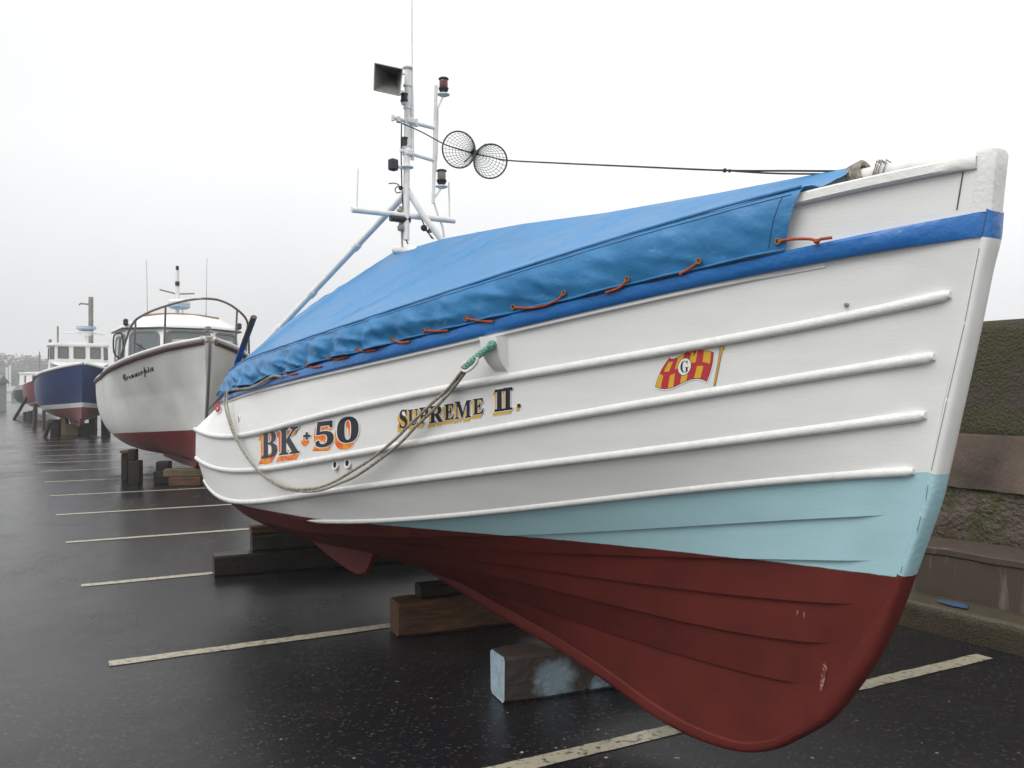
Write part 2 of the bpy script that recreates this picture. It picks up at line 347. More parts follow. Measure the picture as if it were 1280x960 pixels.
# rubbing bands along four plank edges
def band(j, t_end, side, r=.021, t1=None):
    L = LN[j]; pts = []; rs = []; t = t_end; T1 = t1 or L.tT
    n = 90
    for i in range(n+1):
        t = t_end+(T1-t_end)*(i/n)**2
        b, z = float(bval(t, L)), float(zval(t, L))
        rr = r*(.62+.38*sstep((t-t_end)/.022))*(1 if t1 is None else sstep((T1-t)/.35)*.9+.1); rs.append(rr); pts.append(Vector((t, side*(b+.008), z+.004)))
    m = MB()
    rows = []
    for p, rr in zip(pts, rs):
        row = []
        for k in range(12):
            a = 2*math.pi*k/12; dy, dz = math.cos(a), math.sin(a)
            row.append(p+Vector((0, side*dy*rr*.95, dz*rr*1.0)))
        rows.append(row)
    m.grid(rows, 0, True, flip=side < 0); b0 = 0; m.f.append(list(range(12))); m.m.append(0)
    return m.build('rubbing_band', M['band'], coble, angle=60)
def t_at(j, px, py): return solve(px, py, lambda t, z: bval(t, LN[j]))[0]
for j, (px, py), t1 in ((3, (1190, 370), None), (4, (1170, 446), None), (5, (1159, 521), None), (6, (1144, 590), 3.75)):
    te = t_at(j, px, py)
    for sd_ in (1, -1): band(j, te, sd_, .0185 if j < 6 else .0165, t1)
# blue rubbing strake, proud of the hull
for sd_ in (1, -1):
    m = MB(); rows = []
    for i in range(131):
        t = .03+(6.5-.03)*i/130
        bT, zT, bB, zB = float(bval(t, LN[1])), float(zval(t, LN[1])), float(bval(t, LN[2])), float(zval(t, LN[2]))
        e = .03*sstep(t/.30)+.006; pr_ = []
        for dy, f in ((-.01, 0), (e*.75, .0), (e, .18), (e*1.0, .55), (e*.92, .86), (e*.7, 1.0), (-.01, 1.0)):
            pr_.append(Vector((t, sd_*(bT+(bB-bT)*f+dy), zT+(zB-zT)*f)))
        rows.append(pr_)
    m.grid(rows, 0, flip=sd_ < 0); m.build('rubbing_strake', M['blue'], coble, angle=35)
    m = MB(); rows = []
    for i in range(131):                                     # thin white bead under it
        t = .45+(6.48-.45)*i/130; b, z = float(bval(t, LN[2])), float(zval(t, LN[2]))
        rows.append([Vector((t, sd_*(b+dy), z+dz)) for dy, dz in ((-.01, .0), (.004+.013*sstep((t-.45)/.5), .0), (.004+.013*sstep((t-.45)/.5), -.013), (.004, -.017), (-.01, -.017))])
    m.grid(rows, 0, flip=sd_ < 0); m.build('bead', M['white'], coble, angle=35)
    m = MB(); rows = []
    for i in range(131):                                     # cap rail
        t = .05+(6.55-.05)*i/130; b, z = float(bval(t, LN[0])), float(zval(t, LN[0])); e = .028*sstep((t-.02)/.08)
        rows.append([Vector((t, sd_*(b+dy), z+dz)) for dy, dz in ((-.07 if b > .08 else -b, .0), (e*.8, .0), (e, -.006), (e, -.032), (e*.7, -.038), (-.01, -.038))])
    m.grid(rows, 0, flip=sd_ < 0); m.build('cap_rail', M['trim_white'], coble, angle=35)
# fore deck inside the bow
m = MB(); rows = []
for i in range(20):
    t = .08+.072*i*.9; b, z = max(.01, float(bval(t, LN[0]))*.93-.03), float(zval(t, LN[0]))-.05
    rows.append([Vector((t, b*k, z)) for k in (1, 0, -1)])
m.grid(rows, 0); m.build('foredeck', M['trim_white'], coble)
# stem post with forefoot and keel: section from the rabbet out to the leading edge
def cz(px, py, s): t, D = centre(px, s); return (t, H-(py-490)/F*D)
STEM = [  # inner (t,z), outer (t,z)
 ((.005,2.345),(-.004,2.335)),
 ((.030,2.161),(.015,2.150)),
 ((.045,2.075),(.022,2.070)),
 ((.067,1.983),(.045,1.98)),
 ((.105,1.812),(.082,1.80)),
 ((.162,1.562),(.133,1.57)),
 ((.215,1.340),(.186,1.335)),
 ((.235,1.237),(.213,1.23)),
 ((.321,.992),(.300,.988)),
 ((.385,.86),(.350,.85)),
 ((.479,.708),(.415,.70)),
 ((.56,.585),(.490,.575)),
 ((.675,.415),(.605,.415)),
 ((.78,.31),(.735,.305)),
 ((.90,.235),(.87,.212)),
 ((1.05,.19),(1.03,.152)),
 ((1.3,.178),(1.28,.124)),
 ((1.55,.205),(1.55,.142)),
 ((1.8,.255),(1.80,.189)),
 ((2.25,.325),(2.25,.252)),
 ((3.0,.40),(3.0,.325)),
 ((3.8,.465),(3.8,.425)),
 ((4.3,.48),(4.3,.47))]
def stemgrid(i0, i1, matl, name, cap_top=False):
    m = MB(); rows = []
    sub = []
    for i in range(i0, i1):
        (a, b), (c, d) = STEM[i], STEM[i+1]
        n = 4
        P0 = STEM[max(i-1, 0)]; P3 = STEM[min(i+2, len(STEM)-1)]
        for k in range(n+(1 if i == i1-1 else 0)):
            u = k/n
            def cm(q0, q1, q2, q3): return .5*(2*q1+(q2-q0)*u+(2*q0-5*q1+4*q2-q3)*u*u+(3*q1-3*q2+q3-q0)*u**3)
            inn = tuple(cm(P0[0][x], a[x], c[x], P3[0][x]) for x in (0, 1)); out = tuple(cm(P0[1][x], b[x], d[x], P3[1][x]) for x in (0, 1))
            sub.append((inn, out))
    for inn, out in sub:
        I = Vector((inn[0], 0, inn[1])); O = Vector((out[0], 0, out[1])); d = (O-I); dn = d.normalized(); back = I-dn*.05
        hw, ow = .043, .030; row = []
        for P_, wd in ((back, .02), (I-dn*.004, .036), (I+dn*.001, hw), (I+d*.55, hw), (I+d*.9, ow+.006), (O, ow*.7), (O+dn*.003, 0)):
            row.append(P_+Vector((0, wd, 0)))
        row += [Vector((p.x, -p.y, p.z)) for p in row[::-1][1:]]
        rows.append(row)
    m.grid(rows, 0)
    if cap_top: m.f.append(list(range(len(rows[0])))[::-1]); m.m.append(0)
    return m.build(name, matl, coble, angle=50)
stemgrid(1, 2, M['blue'], 'stem_band')
stemgrid(2, 6, M['white'], 'stem')
stemgrid(6, 8, M['teal'], 'stem')
stemgrid(8, 14, M['red_hull'], 'stem')
stemgrid(14, len(STEM)-1, M['red_hull'], 'keel')
# stem head: solid block above the blue band
m = MB()
def ring(pts): return [Vector((a, b, c)) for a, b, c in pts]
rows = []
for z, ta, tb, w in ((2.150, .013, .125, .046), (2.20, .009, .122, .047), (2.27, .002, .118, .048), (2.325, -.004, .115, .048), (2.340, .000, .110, .045), (2.347, .012, .10, .036)):
    rows.append(ring([(ta, 0, z), (ta+.006, w*.72, z), (ta+.02, w, z), (tb-.06, w+.008, z), (tb, w+.012+(0.01 if z < 2.33 else 0), z-(.018 if z > 2.33 else 0)), (tb, -w-.012, z), (tb-.06, -w-.008, z), (ta+.02, -w, z), (ta+.006, -w*.72, z)]))
m.grid(rows, 0, True, flip=True); m.f.append(list(range(len(m.v)-9, len(m.v)))); m.m.append(0); m.build('stem_head', M['trim_white'], coble, angle=35)
# seam where the planking stops short of the stem head
m = MB(); pts = [on_hull(x, y, .0015) for x, y in ((1204, 215), (1201, 232), (1198, 250), (1196, 262))]
m.tube(pts, .0022, 5); m.build('plank_seam', mat('open_seam', (.12, .08, .05), .9), coble)
# two bilge keels ("drafts") under the after body
for sd_ in (1, -1):
    m = MB(); out = [(5.55,.545),(5.0,.47),(4.55,.405),(4.25,.372),(4.08,.366),(3.98,.385),(3.90,.43),(3.80,.56)]
    out = [(p.x, p.z) for p in smooth_path([(a, 0, b) for a, b in out], 4)]
    rows = []
    for a, b in out:
        rows.append([Vector((a, sd_*.335, .60)), Vector((a, sd_*.335, b+.008)), Vector((a, sd_*.345, b)), Vector((a, sd_*.365, b)), Vector((a, sd_*.375, b+.008)), Vector((a, sd_*.375, .60))])
    m.grid(rows, 0, flip=sd_ < 0); m.build('bilge_keel', M['red_hull'], coble, angle=35)
# mooring block on the top strake
def wedge():
    q = on_hull(624, 440, 0); t0 = q.x
    m = MB(); rows = []; zt = float(zval(t0, LN[2]))-.015
    tn = float((bval(t0+.1, LN[3])-bval(t0-.1, LN[3]))/.2)
    for z, pr_, dt in ((0, .060, 0), (.05, .062, 0), (.085, .056, .003), (.115, .042, .007), (.14, .022, .011), (.155, .003, .014)):
        zz = zt-z; row = []
        for tt, e in ((t0-.050+dt, -.03), (t0-.050+dt, pr_*.97), (t0-.046+dt, pr_), (t0+.034-dt, pr_), (t0+.038-dt, pr_*.96), (t0+.038-dt, -.03)):
            bb = float(bfull(np.array([tt]), np.array([zz]))[0]); row.append(Vector((tt, bb+e, zz)))
        rows.append(row)
    m.grid(rows, 0, flip=True); n = len(rows[0]); m.f.append(list(range(n))); m.m.append(0)
    m.build('mooring_block', M['white'], coble, angle=25)
wedge()
# scuppers
def scupper(px, py, r):
    c = on_hull(px, py, .002); n_ = Vector((0, 1, 0)); t, z = c.x, c.z
    db = (float(bfull(np.array([t+.05]), np.array([z]))[0])-float(bfull(np.array([t-.05]), np.array([z]))[0]))/.1
    n_ = Vector((-db, 1, .15)).normalized(); R = n_.to_track_quat('Z', 'Y').to_matrix()
    m = MB(); m.lathe([(r*.6, .002), (r*.62, .007), (r*.9, .007), (r, .0)], c, 18, 0, R); o = m.build('scupper', M['white'], coble)
    m = MB(); m.lathe([(0.0001, .003), (r*.62, .003)], c, 18, 0, R); m.build('hole', M['hole'], o)
scupper(419.6, 581, .030); scupper(435, 579, .030); scupper(299, 523, .028)
m = MB(); m.lathe([(.0001,.012),(.006,.01),(.007,0)], on_hull(1059, 381, .001), 8, 0, Matrix.Rotation(-1.57, 3, 'X')); m.build('bolt', M['grey_metal'], coble)

# open seam between stem and planking, broken where paint bridges it
rs_ = random.Random(3); segs = [((1233, 266), (1227, 296)), ((1224, 310), (1206, 402)), ((1205.5, 405), (1184, 498)), ((1183.5, 501), (1164, 588)), ((1160, 606), (1157, 625)), ((1151, 646), (1146, 664)), ((1128, 708), (1125, 716))]
for (xa, ya), (xb, yb) in segs:
    m = MB(); pts = [cpt(xa+(xb-xa)*i/6, ya+(yb-ya)*i/6, .0455) for i in range(7)]; m.tube(pts, .0008, 5); m.build('plank_seam', bpy.data.materials['open_seam'], coble)

# scrapes on the forefoot
M['scrape'] = mat('bare_scrape', (.34, .20, .17), .8, (.135, .02, .015), 90, 1, thr=(.42, .52))
for P_ in ([(1031,825),(1034,836),(1031,850),(1027,866),(1024,864),(1026,848),(1028,834)], [(996,763),(998,763),(997,771),(995,771)], [(1004,765),(1006,765),(1006,773),(1004,773)]):
    m = MB(); m.add([on_hull(x, y, .0025) for x, y in P_], [list(range(len(P_)))]); m.build('scrape', M['scrape'], coble, smooth=False)
# ------------------------------------------------------------------ painted lettering on the starboard bow
def glyph(ch, off=0.0, res=3):
    c = bpy.data.curves.new('tmp', 'FONT'); c.body = ch; c.size = 1; c.resolution_u = res; c.offset = off; c.fill_mode = 'FRONT'
    o = bpy.data.objects.new('tmp', c); COL.objects.link(o); bpy.context.view_layer.update()
    me = bpy.data.meshes.new_from_object(o.evaluated_get(bpy.context.evaluated_depsgraph_get()))
    vs = [(v.co.x, v.co.y) for v in me.vertices]; fs = [list(p.vertices) for p in me.polygons]
    bpy.data.objects.remove(o); bpy.data.curves.remove(c); bpy.data.meshes.remove(me); return vs, fs
def patch(x0, y0, x1, y1, nx=14, ny=6):      # sample the hull surface once, then look points up bilinearly
    g = {}
    for i in range(nx+1):
        for j in range(ny+1): g[i, j] = on_hull(x0+(x1-x0)*i/nx, y0+(y1-y0)*j/ny, 0)
    def f(x, y, off):
        u = min(nx-1e-4, max(0, (x-x0)/(x1-x0)*nx)); v = min(ny-1e-4, max(0, (y-y0)/(y1-y0)*ny)); i, j = int(u), int(v); u -= i; v -= j
        p = g[i, j]*(1-u)*(1-v)+g[i+1, j]*u*(1-v)+g[i, j+1]*(1-u)*v+g[i+1, j+1]*u*v
        return p+Vector((-.35, 1, .1)).normalized()*off
    return f
def put(m, f, ch, x0, y0, x1, y1, slope, dx, dy, off, mi, grow=0.0):
    base = glyph(ch); X = [v[0] for v in base[0]]; Y = [v[1] for v in base[0]]; ax, bx, ay, by = min(X), max(X), min(Y), max(Y)
    vs, fs = glyph(ch, grow) if grow else base
    out = []
    for gx, gy in vs:
        u = (gx-ax)/(bx-ax); v = (gy-ay)/(by-ay); w = x1-x0
        out.append(f(x0+u*w+dx, y1-v*(y1-y0)+dy-slope*(u-.5)*w, off))
    m.add(out, fs, mi)
B = lambda s: ''.join(chr(0x1D400+ord(c)-65) if c.isalpha() else chr(0x1D7CE+int(c)) if c.isdigit() else c for c in s)
def lettering(name, items, f, shade_mi, dx, dy, slope, mats, wg=.036):
    m = MB()
    for ch, x0, y0, x1, y1 in items:
        n = 5
        put(m, f, ch, x0, y0, x1, y1, slope, dx, dy, .0020, 0, wg*.6)
        for k in range(n): put(m, f, ch, x0, y0, x1, y1, slope, dx*(1-k/(n+2)), dy*(1-k/(n+2)), .0024+k*.00012, 1, .008)
        put(m, f, ch, x0, y0, x1, y1, slope, 0, 0, .0036, 0, wg)
        put(m, f, ch, x0, y0, x1, y1, slope, 0, 0, .0044, 2, .012)
    return m.build(name, mats, coble, smooth=False)
f1 = patch(315, 495, 465, 595)
it = [(B('B'),327.6,539.5,346.5,571.5),(B('K'),349.9,534.6,374.8,567.2)]
lettering('registration_letters', it, f1, 0, -3.9, 8.4, .13, [M['letter_white'], M['orange'], M['ink']])
it = [(B('5'),395.5,527,417.5,558.5),(B('0'),422.5,521.5,448.5,553)]
ln = lettering('registration_digits', it, f1, 0, -3.9, 8.4, .13, [M['letter_white'], M['orange'], M['ink']])
def poly_mark(name, f, shapes, mats, parent=coble):
    m = MB()
    for pts, off, mi in shapes: m.add([f(x, y, off) for x, y in pts], [list(range(len(pts)))], mi)
    return m.build(name, mats, parent, smooth=False)
def cross(x, y, a, b): return [(x-b, y-a), (x+b, y-a), (x+b*.8, y-b), (x+a, y-b*1.1), (x+a, y+b*.8), (x+b, y+b), (x+b, y+a), (x-b, y+a), (x-b, y+b), (x-a, y+b*1.1), (x-a, y-b*.7), (x-b, y-b)]
poly_mark('cross_mark', f1, [(cross(381.6, 552.5, 5, 2.4), .0026, 1), (cross(384.2, 545.0, 5.6, 2.4), .0036, 0), (cross(384.2, 545.0, 4.6, 1.6), .0044, 2)], [M['letter_white'], M['orange'], M['ink']])
f2 = patch(490, 475, 660, 545)
it = [(B('S'),500.3,512.3,509.5,534.8),(B('U'),511,512,523,531.5),(B('P'),525,509.5,536,529),(B('R'),537.5,507.5,554.5,528),(B('E'),556.5,505.5,568,524.5),(B('M'),569.5,501.5,589.5,522.5),(B('E'),592,498.5,605,517.5),(B('I'),619.5,487,630.5,513.8),(B('I'),630,485,641,512.2)]
lettering('boat_name', it, f2, 0, -2.9, 4.8, .13, [M['letter_white'], M['yellow'], M['ink']], .035)
poly_mark('numeral_bars', f2, [([(619,488.4),(641.5,485),(641.5,487.4),(619,490.8)],.0046,2)],
   [M['letter_white'], M['yellow'], M['ink']])
poly_mark('numeral_bars', f2, [([(619,512),(641.5,509.3),(641.5,511.8),(619,514.6)],.0046,2)], [M['letter_white'], M['yellow'], M['ink']])
poly_mark('numeral_bars', f2, [([(616.8,516),(639,513.5),(639,516),(616.8,518.8)],.0030,1)], [M['letter_white'], M['yellow'], M['ink']])
poly_mark('full_stop', f2, [([(645.5,509),(649.5,508.5),(649.5,513),(645.5,513.6)],.0030,1),([(647.3,505.2),(651.3,504.7),(651.3,508.9),(647.3,509.6)],.0046,2)], [M['letter_white'], M['yellow'], M['ink']])
# house flag: waving pennant of red and yellow checks with a G in a white disc
f3 = patch(812, 422, 912, 492)
z = lambda x, y: (780+x/8, 400+y/8)
TOP = [(462,372),(470,400),(520,388),(560,362),(630,325),(700,306),(760,302),(820,307),(897,325)]
BOT = [(318,665),(375,686),(440,688),(500,668),(560,640),(630,608),(700,582),(770,582),(830,612)]
def edge(P, u):
    x = u*(len(P)-1); i = min(int(x), len(P)-2); w = x-i; return (P[i][0]*(1-w)+P[i+1][0]*w, P[i][1]*(1-w)+P[i+1][1]*w)
def fp(u, v):
    a, b = edge(TOP, u), edge(BOT, u); bow = -22*math.sin(math.pi*v)*(1-u)+14*math.sin(math.pi*v)*u; return z(a[0]+(b[0]-a[0])*v+bow, a[1]+(b[1]-a[1])*v)
m = MB()
def cell(u0, u1, v0, v1, off, mi, n=4):
    for i in range(n):
        for j in range(n):
            a, b = u0+(u1-u0)*i/n, u0+(u1-u0)*(i+1)/n; c, d = v0+(v1-v0)*j/n, v0+(v1-v0)*(j+1)/n
            m.add([f3(*fp(*q), off) for q in ((a, c), (b, c), (b, d), (a, d))], [[0, 1, 2, 3]], mi)
cell(-.022, 1.022, -.055, 1.055, .0022, 0, 10); cell(-.006, 1.006, -.018, 1.018, .0026, 3, 10); cell(0, 1, 0, 1, .0030, 1, 10)
for k in range(8):
    u0, u1 = k/8+.006, (k+1)/8-.006
    if k % 2: cell(u0-.04, u1-.03, .0 if k > 2 else .08, .42, .0034, 2)
    else: cell(u0+(.0 if k else 0), u1, .56, 1.0, .0034, 2)
cx, cy = z(610, 468)
def disc(r1, r2, off, mi, n=28): m.add([f3(cx+r1*math.cos(2*math.pi*k/n)+.15*r2*math.sin(2*math.pi*k/n), cy-r2*math.sin(2*math.pi*k/n), off) for k in range(n)], [list(range(n))], mi)
disc(8.5, 11, .0038, 3); disc(7.9, 10.4, .0042, 0); put(m, f3, B('G'), cx-5, cy-7.3, cx+5.2, cy+7.3, .12, 0, 0, .0048, 3)
sp = [(985,235),(1003,262),(1000,295),(985,310),(918,660),(898,655),(962,310),(957,275),(970,250)]
def gr(P, e):
    mx_, my_ = sum(p[0] for p in P)/len(P), sum(p[1] for p in P)/len(P); return [(p[0]+e*(1 if p[0] > 950 + (p[1]-450)*-.2 else -1), p[1]+e*(1 if p[1] > my_ else -1)) for p in P]
m.add([f3(*z(*p), .0026) for p in gr(sp, 6)], [list(range(9))], 0); m.add([f3(*z(*p), .0032) for p in gr(sp, 2)], [list(range(9))], 3); m.add([f3(*z(*p), .0038) for p in gr(sp, -3)], [list(range(9))], 2)
m.build('flag_emblem', [M['letter_white'], M['red_paint'], M['yellow'], M['ink']], coble, smooth=False)

# ------------------------------------------------------------------ mast and gear (part of the coble)
MT, MZ0 = 4.08, 1.6
def mp(px, py, s=0.0, dt=0.0):               # a point abreast of the mast: stays on the athwart plane t = const when dt given
    k = (px-640)/F; t = MT+dt                 # ray meets plane t = const
    D = (t+OX*AX+OD*AD)/(k*AX+AD); p = w2l((k*D, D, H-(py-490)/F*D)); return p
mast = MB(); mast.tube([mp(509.5, 86), mp(507.5, 300)], [.021, .024], 14)
mast.lathe([(.0001,.02),(.036,.018),(.036,.008),(.022,0)], mp(509.5, 87), 16)
for y in (107, 135, 182): mast.lathe([(.021,-.008),(.028,-.006),(.028,.006),(.021,.008)], mp(509, y), 14)
mo = mast.build('mast', M['white_metal'], coble)
def sub(name, fn, mt, par=None, **kw): b = MB(); fn(b); return b.build(name, mt, par or mo, **kw)
sub('cross_arm', lambda b: b.tube([mp(439.5, 262), mp(568, 276)], .0205, 14), M['white_metal'])
for x0, y0, x1, y1 in ((447.5, 211, 446, 262), (561, 228, 562, 274)): sub('rod_aerial', lambda b: b.tube([mp(x0, y0), mp(x1, y1)], .0055, 8), M['white_metal'])
foot = Vector((6.40, .62, 1.66)); 
def along(px, py, sside): return cpt(px, py, sside)
L1 = [mp(511, 238), foot]; lq = lambda u: L1[0].lerp(foot, u)
sub('strut', lambda b: b.tube([lq(i/6) for i in range(7)], .0235, 14), M['white_metal'])
for u in (.24, .47, .66, .83): sub('clamp', lambda b: b.tube([lq(u-.011), lq(u+.011)], .031, 12), M['white_metal'])
sub('strut', lambda b: b.tube([mp(511, 240), mp(528, 268, 0, -.05), mp(552, 300, 0, -.1)], .0215, 14), M['white_metal'])
sub('top_arm', lambda b: (b.tube([mp(490, 147), mp(543, 160)], .0145, 8), b.box(mp(512, 152), (.07, .07, .045), .2, bev=.01), b.tube([mp(491, 144), mp(491, 151)], .012, 8), b.tube([mp(498, 146), mp(498, 153)], .016, 8), b.tube([mp(520, 149), mp(520, 158)], .015, 8)), M['white_metal'])
sub('lower_arm', lambda b: (b.tube([mp(500, 188), mp(543, 201)], .0135, 8), b.box(mp(510, 191), (.065, .065, .05), .2, bev=.01)), M['white_metal'])
sub('lamp_pipe', lambda b: (b.tube([mp(545, 107), mp(541.5, 254)], .0125, 10), b.tube([mp(547.5, 137), mp(546.5, 190), mp(544.5, 215)], .006, 8)), M['white_metal'])
def lamp(x, y, lens, brx, bry):
    c = mp(x, y)
    o = sub('navigation_lamp', lambda b: b.lathe([(.0001,.052),(.030,.050),(.037,.044),(.037,.038),(.028,.036)], c, 18), M['black'])
    sub('lamp_body', lambda b: b.lathe([(.028,-.022),(.037,-.024),(.036,-.032),(.030,-.046),(.022,-.056),(.0001,-.058)], c, 18), M['black'])
    sub('lens', lambda b: b.lathe([(.028,.037),(.031,.02),(.031,-.01),(.028,-.024)], c, 18), lens)
    sub('lamp_bracket', lambda b: (b.lathe([(.0001,-.064),(.044,-.066),(.044,-.073),(.02,-.084),(.0001,-.086)], c, 18), b.lathe([(.014,-.056),(.012,-.067)], c, 10), b.tube([mp(x-1, y+15), mp(brx, bry)], .007, 8)), M['white_metal'])
lamp(554.5, 106, M['red_lens'], 546.5, 137); lamp(552, 221, M['clear_lens'], 544, 246)
def drumlamp(x, y, r=.028):
    sub('navigation_lamp', lambda b: b.lathe([(.0001,.03),(r,.028),(r,.016),(r*.88,.013),(r*.88,-.014),(r,-.016),(r,-.03),(.0001,-.034)], mp(x, y), 16), M['black'])
    sub('lamp_bracket', lambda b: b.lathe([(.0001,-.035),(r*.9,-.036),(r*.7,-.05),(.01,-.056)], mp(x, y), 14), M['white_metal'])
drumlamp(505.5, 122); drumlamp(506, 177, .026)
sub('work_light', lambda b: b.box(mp(491.5, 206), (.055, .06, .078), .3, bev=.008), M['black'])
sub('lens', lambda b: b.box(mp(494.5, 205.5), (.02, .04, .045), .3, bev=.008), M['clear_lens'])
sub('lamp_bracket', lambda b: (b.tube([mp(495, 206), mp(501, 210), mp(508, 210)], .010, 8), b.lathe([(.0001,.006),(.05,.004),(.05,-.004),(.0001,-.008)], mp(508, 209), 18)), M['white_metal'])
# square horn: four plates meeting at the throat
def horn(b):
    c = [mp(468.5, 79, dt=-.02), mp(503, 86.5, dt=-.12), mp(499.5, 119.5, dt=-.12), mp(467.5, 112.5, dt=-.02)]; a = mp(493.5, 95, dt=.13)
    for i in range(4):
        p, q = c[i], c[(i+1) % 4]; b.add([p, q, a], [[0, 1, 2]], 0)
        cen = (p+q+a)/3; nn = (q-p).cross(a-p).normalized()*.004; b.add([p+nn, q+nn, a+nn], [[0, 2, 1]], 0)
        b.tube([p, q], .0042, 6); b.tube([p, a], .0026, 5)
sub('square_horn', horn, M['grey_metal'], smooth=False)
sub('horn_bracket', lambda b: b.tube([mp(496, 92, dt=.12), mp(508, 92)], .009, 6), M['white_metal']); sub('horn_bracket', lambda b: b.tube([mp(500, 113, dt=-.08), mp(508, 116)], .006, 6), M['white_metal'])
sub('whip_aerial', lambda b: b.tube([mp(515.5, 200), mp(515.2, 140), mp(515, 100), mp(515, 60), mp(514.6, -60)], [.014, .014, .0085, .006, .004], 8), M['white_metal'])
sub('cable', lambda b: b.tube(smooth_path([mp(543, 254), mp(547, 268), mp(553, 283), mp(555, 297)], 5), .0075, 8), M['white_metal'])
for P_, r_ in (([mp(502, 155), mp(501.5, 190), mp(502.5, 238), mp(504, 262)], .0045), ([mp(509, 222), mp(514, 245), mp(523, 263), mp(531, 283), mp(540, 298)], .0045), ([mp(486, 229.5), mp(493, 229), mp(498, 231), mp(501, 236)], .0038), ([mp(501, 240), mp(496, 241), mp(494, 236), mp(499, 232)], .004)):
    sub('cable', lambda b: b.tube(smooth_path(P_, 6), r_, 6), M['dark_rope'])
def knot(b, c, r, n=6, seed=1):
    rnd = random.Random(seed); c = Vector(c)
    for i in range(n):
        d = Vector((rnd.uniform(-1, 1), rnd.uniform(-1, 1), rnd.uniform(-1, 1))).normalized(); e = d.orthogonal().normalized(); f_ = d.cross(e)
        b.tube([c+(e*math.cos(a)+f_*math.sin(a))*r*.7 for a in [2*math.pi*k/9 for k in range(10)]], r*.26, 5)
sub('cable_tie', lambda b: (knot(b, mp(530, 285), .026, 6, 2), knot(b, mp(538, 288), .02, 5, 3), b.tube([mp(531, 286), mp(542, 299)], .005, 6)), M['black']); sub('cable_tie', lambda b: knot(b, mp(501, 235), .018, 5, 4), M['black'])
sub('saddle', lambda b: b.tube([mp(488, 272.5), mp(512, 275)], .024, 12), M['black'])
sub('lashing', lambda b: (b.tube([mp(500, 258), mp(500, 283)], .008, 6), b.tube([mp(502, 258), mp(503, 283)], .008, 6), knot(b, mp(501, 285), .028, 7, 5), knot(b, mp(499, 264), .022, 5, 7), b.tube([mp(502, 287), mp(503, 309)], .0065, 6), b.tube([mp(502, 287), mp(510, 305)], .0065, 6)), M['rope'])
# forestay from the mast to the stem head
ST = [mp(497, 152, dt=-.03), cpt(525, 164), cpt(555, 180), cpt(575, 187), cpt(593, 192), cpt(612, 196), cpt(635, 200.5), cpt(700, 204), cpt(800, 208.5), cpt(905, 213), cpt(990, 213.5), cpt(1062, 214)]
stay = MB(); stay.tube(smooth_path(ST, 5), .0042, 6); stay.tube(smooth_path([cpt(900, 212.5), cpt(960, 216.5), cpt(1030, 217.5), cpt(1060, 217)], 4), .0035, 6)
knot(stay, cpt(906, 213), .010, 4, 9); knot(stay, cpt(912, 213.5), .008, 3, 10)
stay.build('forestay', M['dark_rope'], coble)

# the black mesh day shape on the stay
ds = empty('day_shape', (OX, OD, 0), BROT); tag(ds, 'black netting day shape of two mesh cones hung tip to tip on the forestay', 'day shape')
apx = cpt(593, 191)
def meshcone(cpx, cpy, rx, ry, tilt, depth):
    c = cpt(cpx, cpy, depth); sc = (c-apx).length; D = OD+AD*c.x+ND*c.y
    e1 = Vector(w2l(at(cpx+10, cpy, D))-w2l(at(cpx, cpy, D))).normalized(); e2 = Vector((0, 0, 1)); k = D/F
    b = MB(); R1, R2 = rx*k, ry*k
    def pt(a, w): p = c+(e1*math.cos(a+0)*R1+e2*math.sin(a)*R2); 
    def rim(a): x, y = R1*math.cos(a), R2*math.sin(a); return c+e1*(x*math.cos(tilt)-y*math.sin(tilt))+e2*(x*math.sin(tilt)+y*math.cos(tilt))
    n = 26
    b.tube([rim(2*math.pi*i/48) for i in range(49)], .0048, 6)
    ring_ = MB()
    for i in range(n):
        a = 2*math.pi*i/n; p = rim(a); b.tube([p, apx.lerp(p, .08)], .0013, 4)
    for w in (.12, .2, .3, .4, .5, .6, .7, .8, .9): b.tube([apx.lerp(rim(2*math.pi*i/40), w) for i in range(41)], .0017 if w < .35 else .0013, 4)
    for i in range(0, 48, 3): b.lathe([(.0001,.006),(.006,0),(.0001,-.006)], rim(2*math.pi*i/48), 6)
    return b.build('mesh_cone', M['black'], ds)
meshcone(573.5, 187, 20.3, 23, .2, .16); meshcone(613, 201.5, 20.5, 21.5, -.3, .12)
b = MB(); knot(b, apx, .022, 8, 3); b.tube([cpt(580, 203, .05), apx, cpt(607, 180, .02)], .004, 5); b.build('centre_ring', M['black'], ds)

# ridge spar under the cover, its ends poking out
sp_ = empty('ridge_spar', (OX, OD, 0), BROT); tag(sp_, 'round white wooden spar lying fore and aft under the blue cover, wired at the stem', 'spar')
b = MB(); b.tube([cpt(1222, 199), cpt(1205, 201), cpt(1120, 213), cpt(1072, 222), Vector((1.0, 0, 2.33)), Vector((3, 0, 2.42)), cpt(494, 312)+Vector((0, 0, -.003))], .028, 16); b.build('pole', M['white_metal'], sp_)
b = MB()
for x, y, r_ in ((1099, 213, .034), (1102, 212.5, .036), (1105, 212, .035), (1111, 211, .033)):
    c0, c1 = cpt(x, y), cpt(x+4, y-1); d = (c1-c0).normalized(); e = d.orthogonal().normalized(); f_ = d.cross(e)
    b.tube([c0+d*.01*math.sin(k)+(e*math.cos(2*math.pi*k/14)+f_*math.sin(2*math.pi*k/14))*r_ for k in range(15)], .0022, 5)
b.tube(smooth_path([cpt(1093, 219), cpt(1094, 206), cpt(1099, 201), cpt(1102, 206), cpt(1110, 207), cpt(1118, 204), cpt(1113, 214)], 4), .0018, 5)
b.build('wire_lashing', M['grey_metal'], sp_)
b = MB()
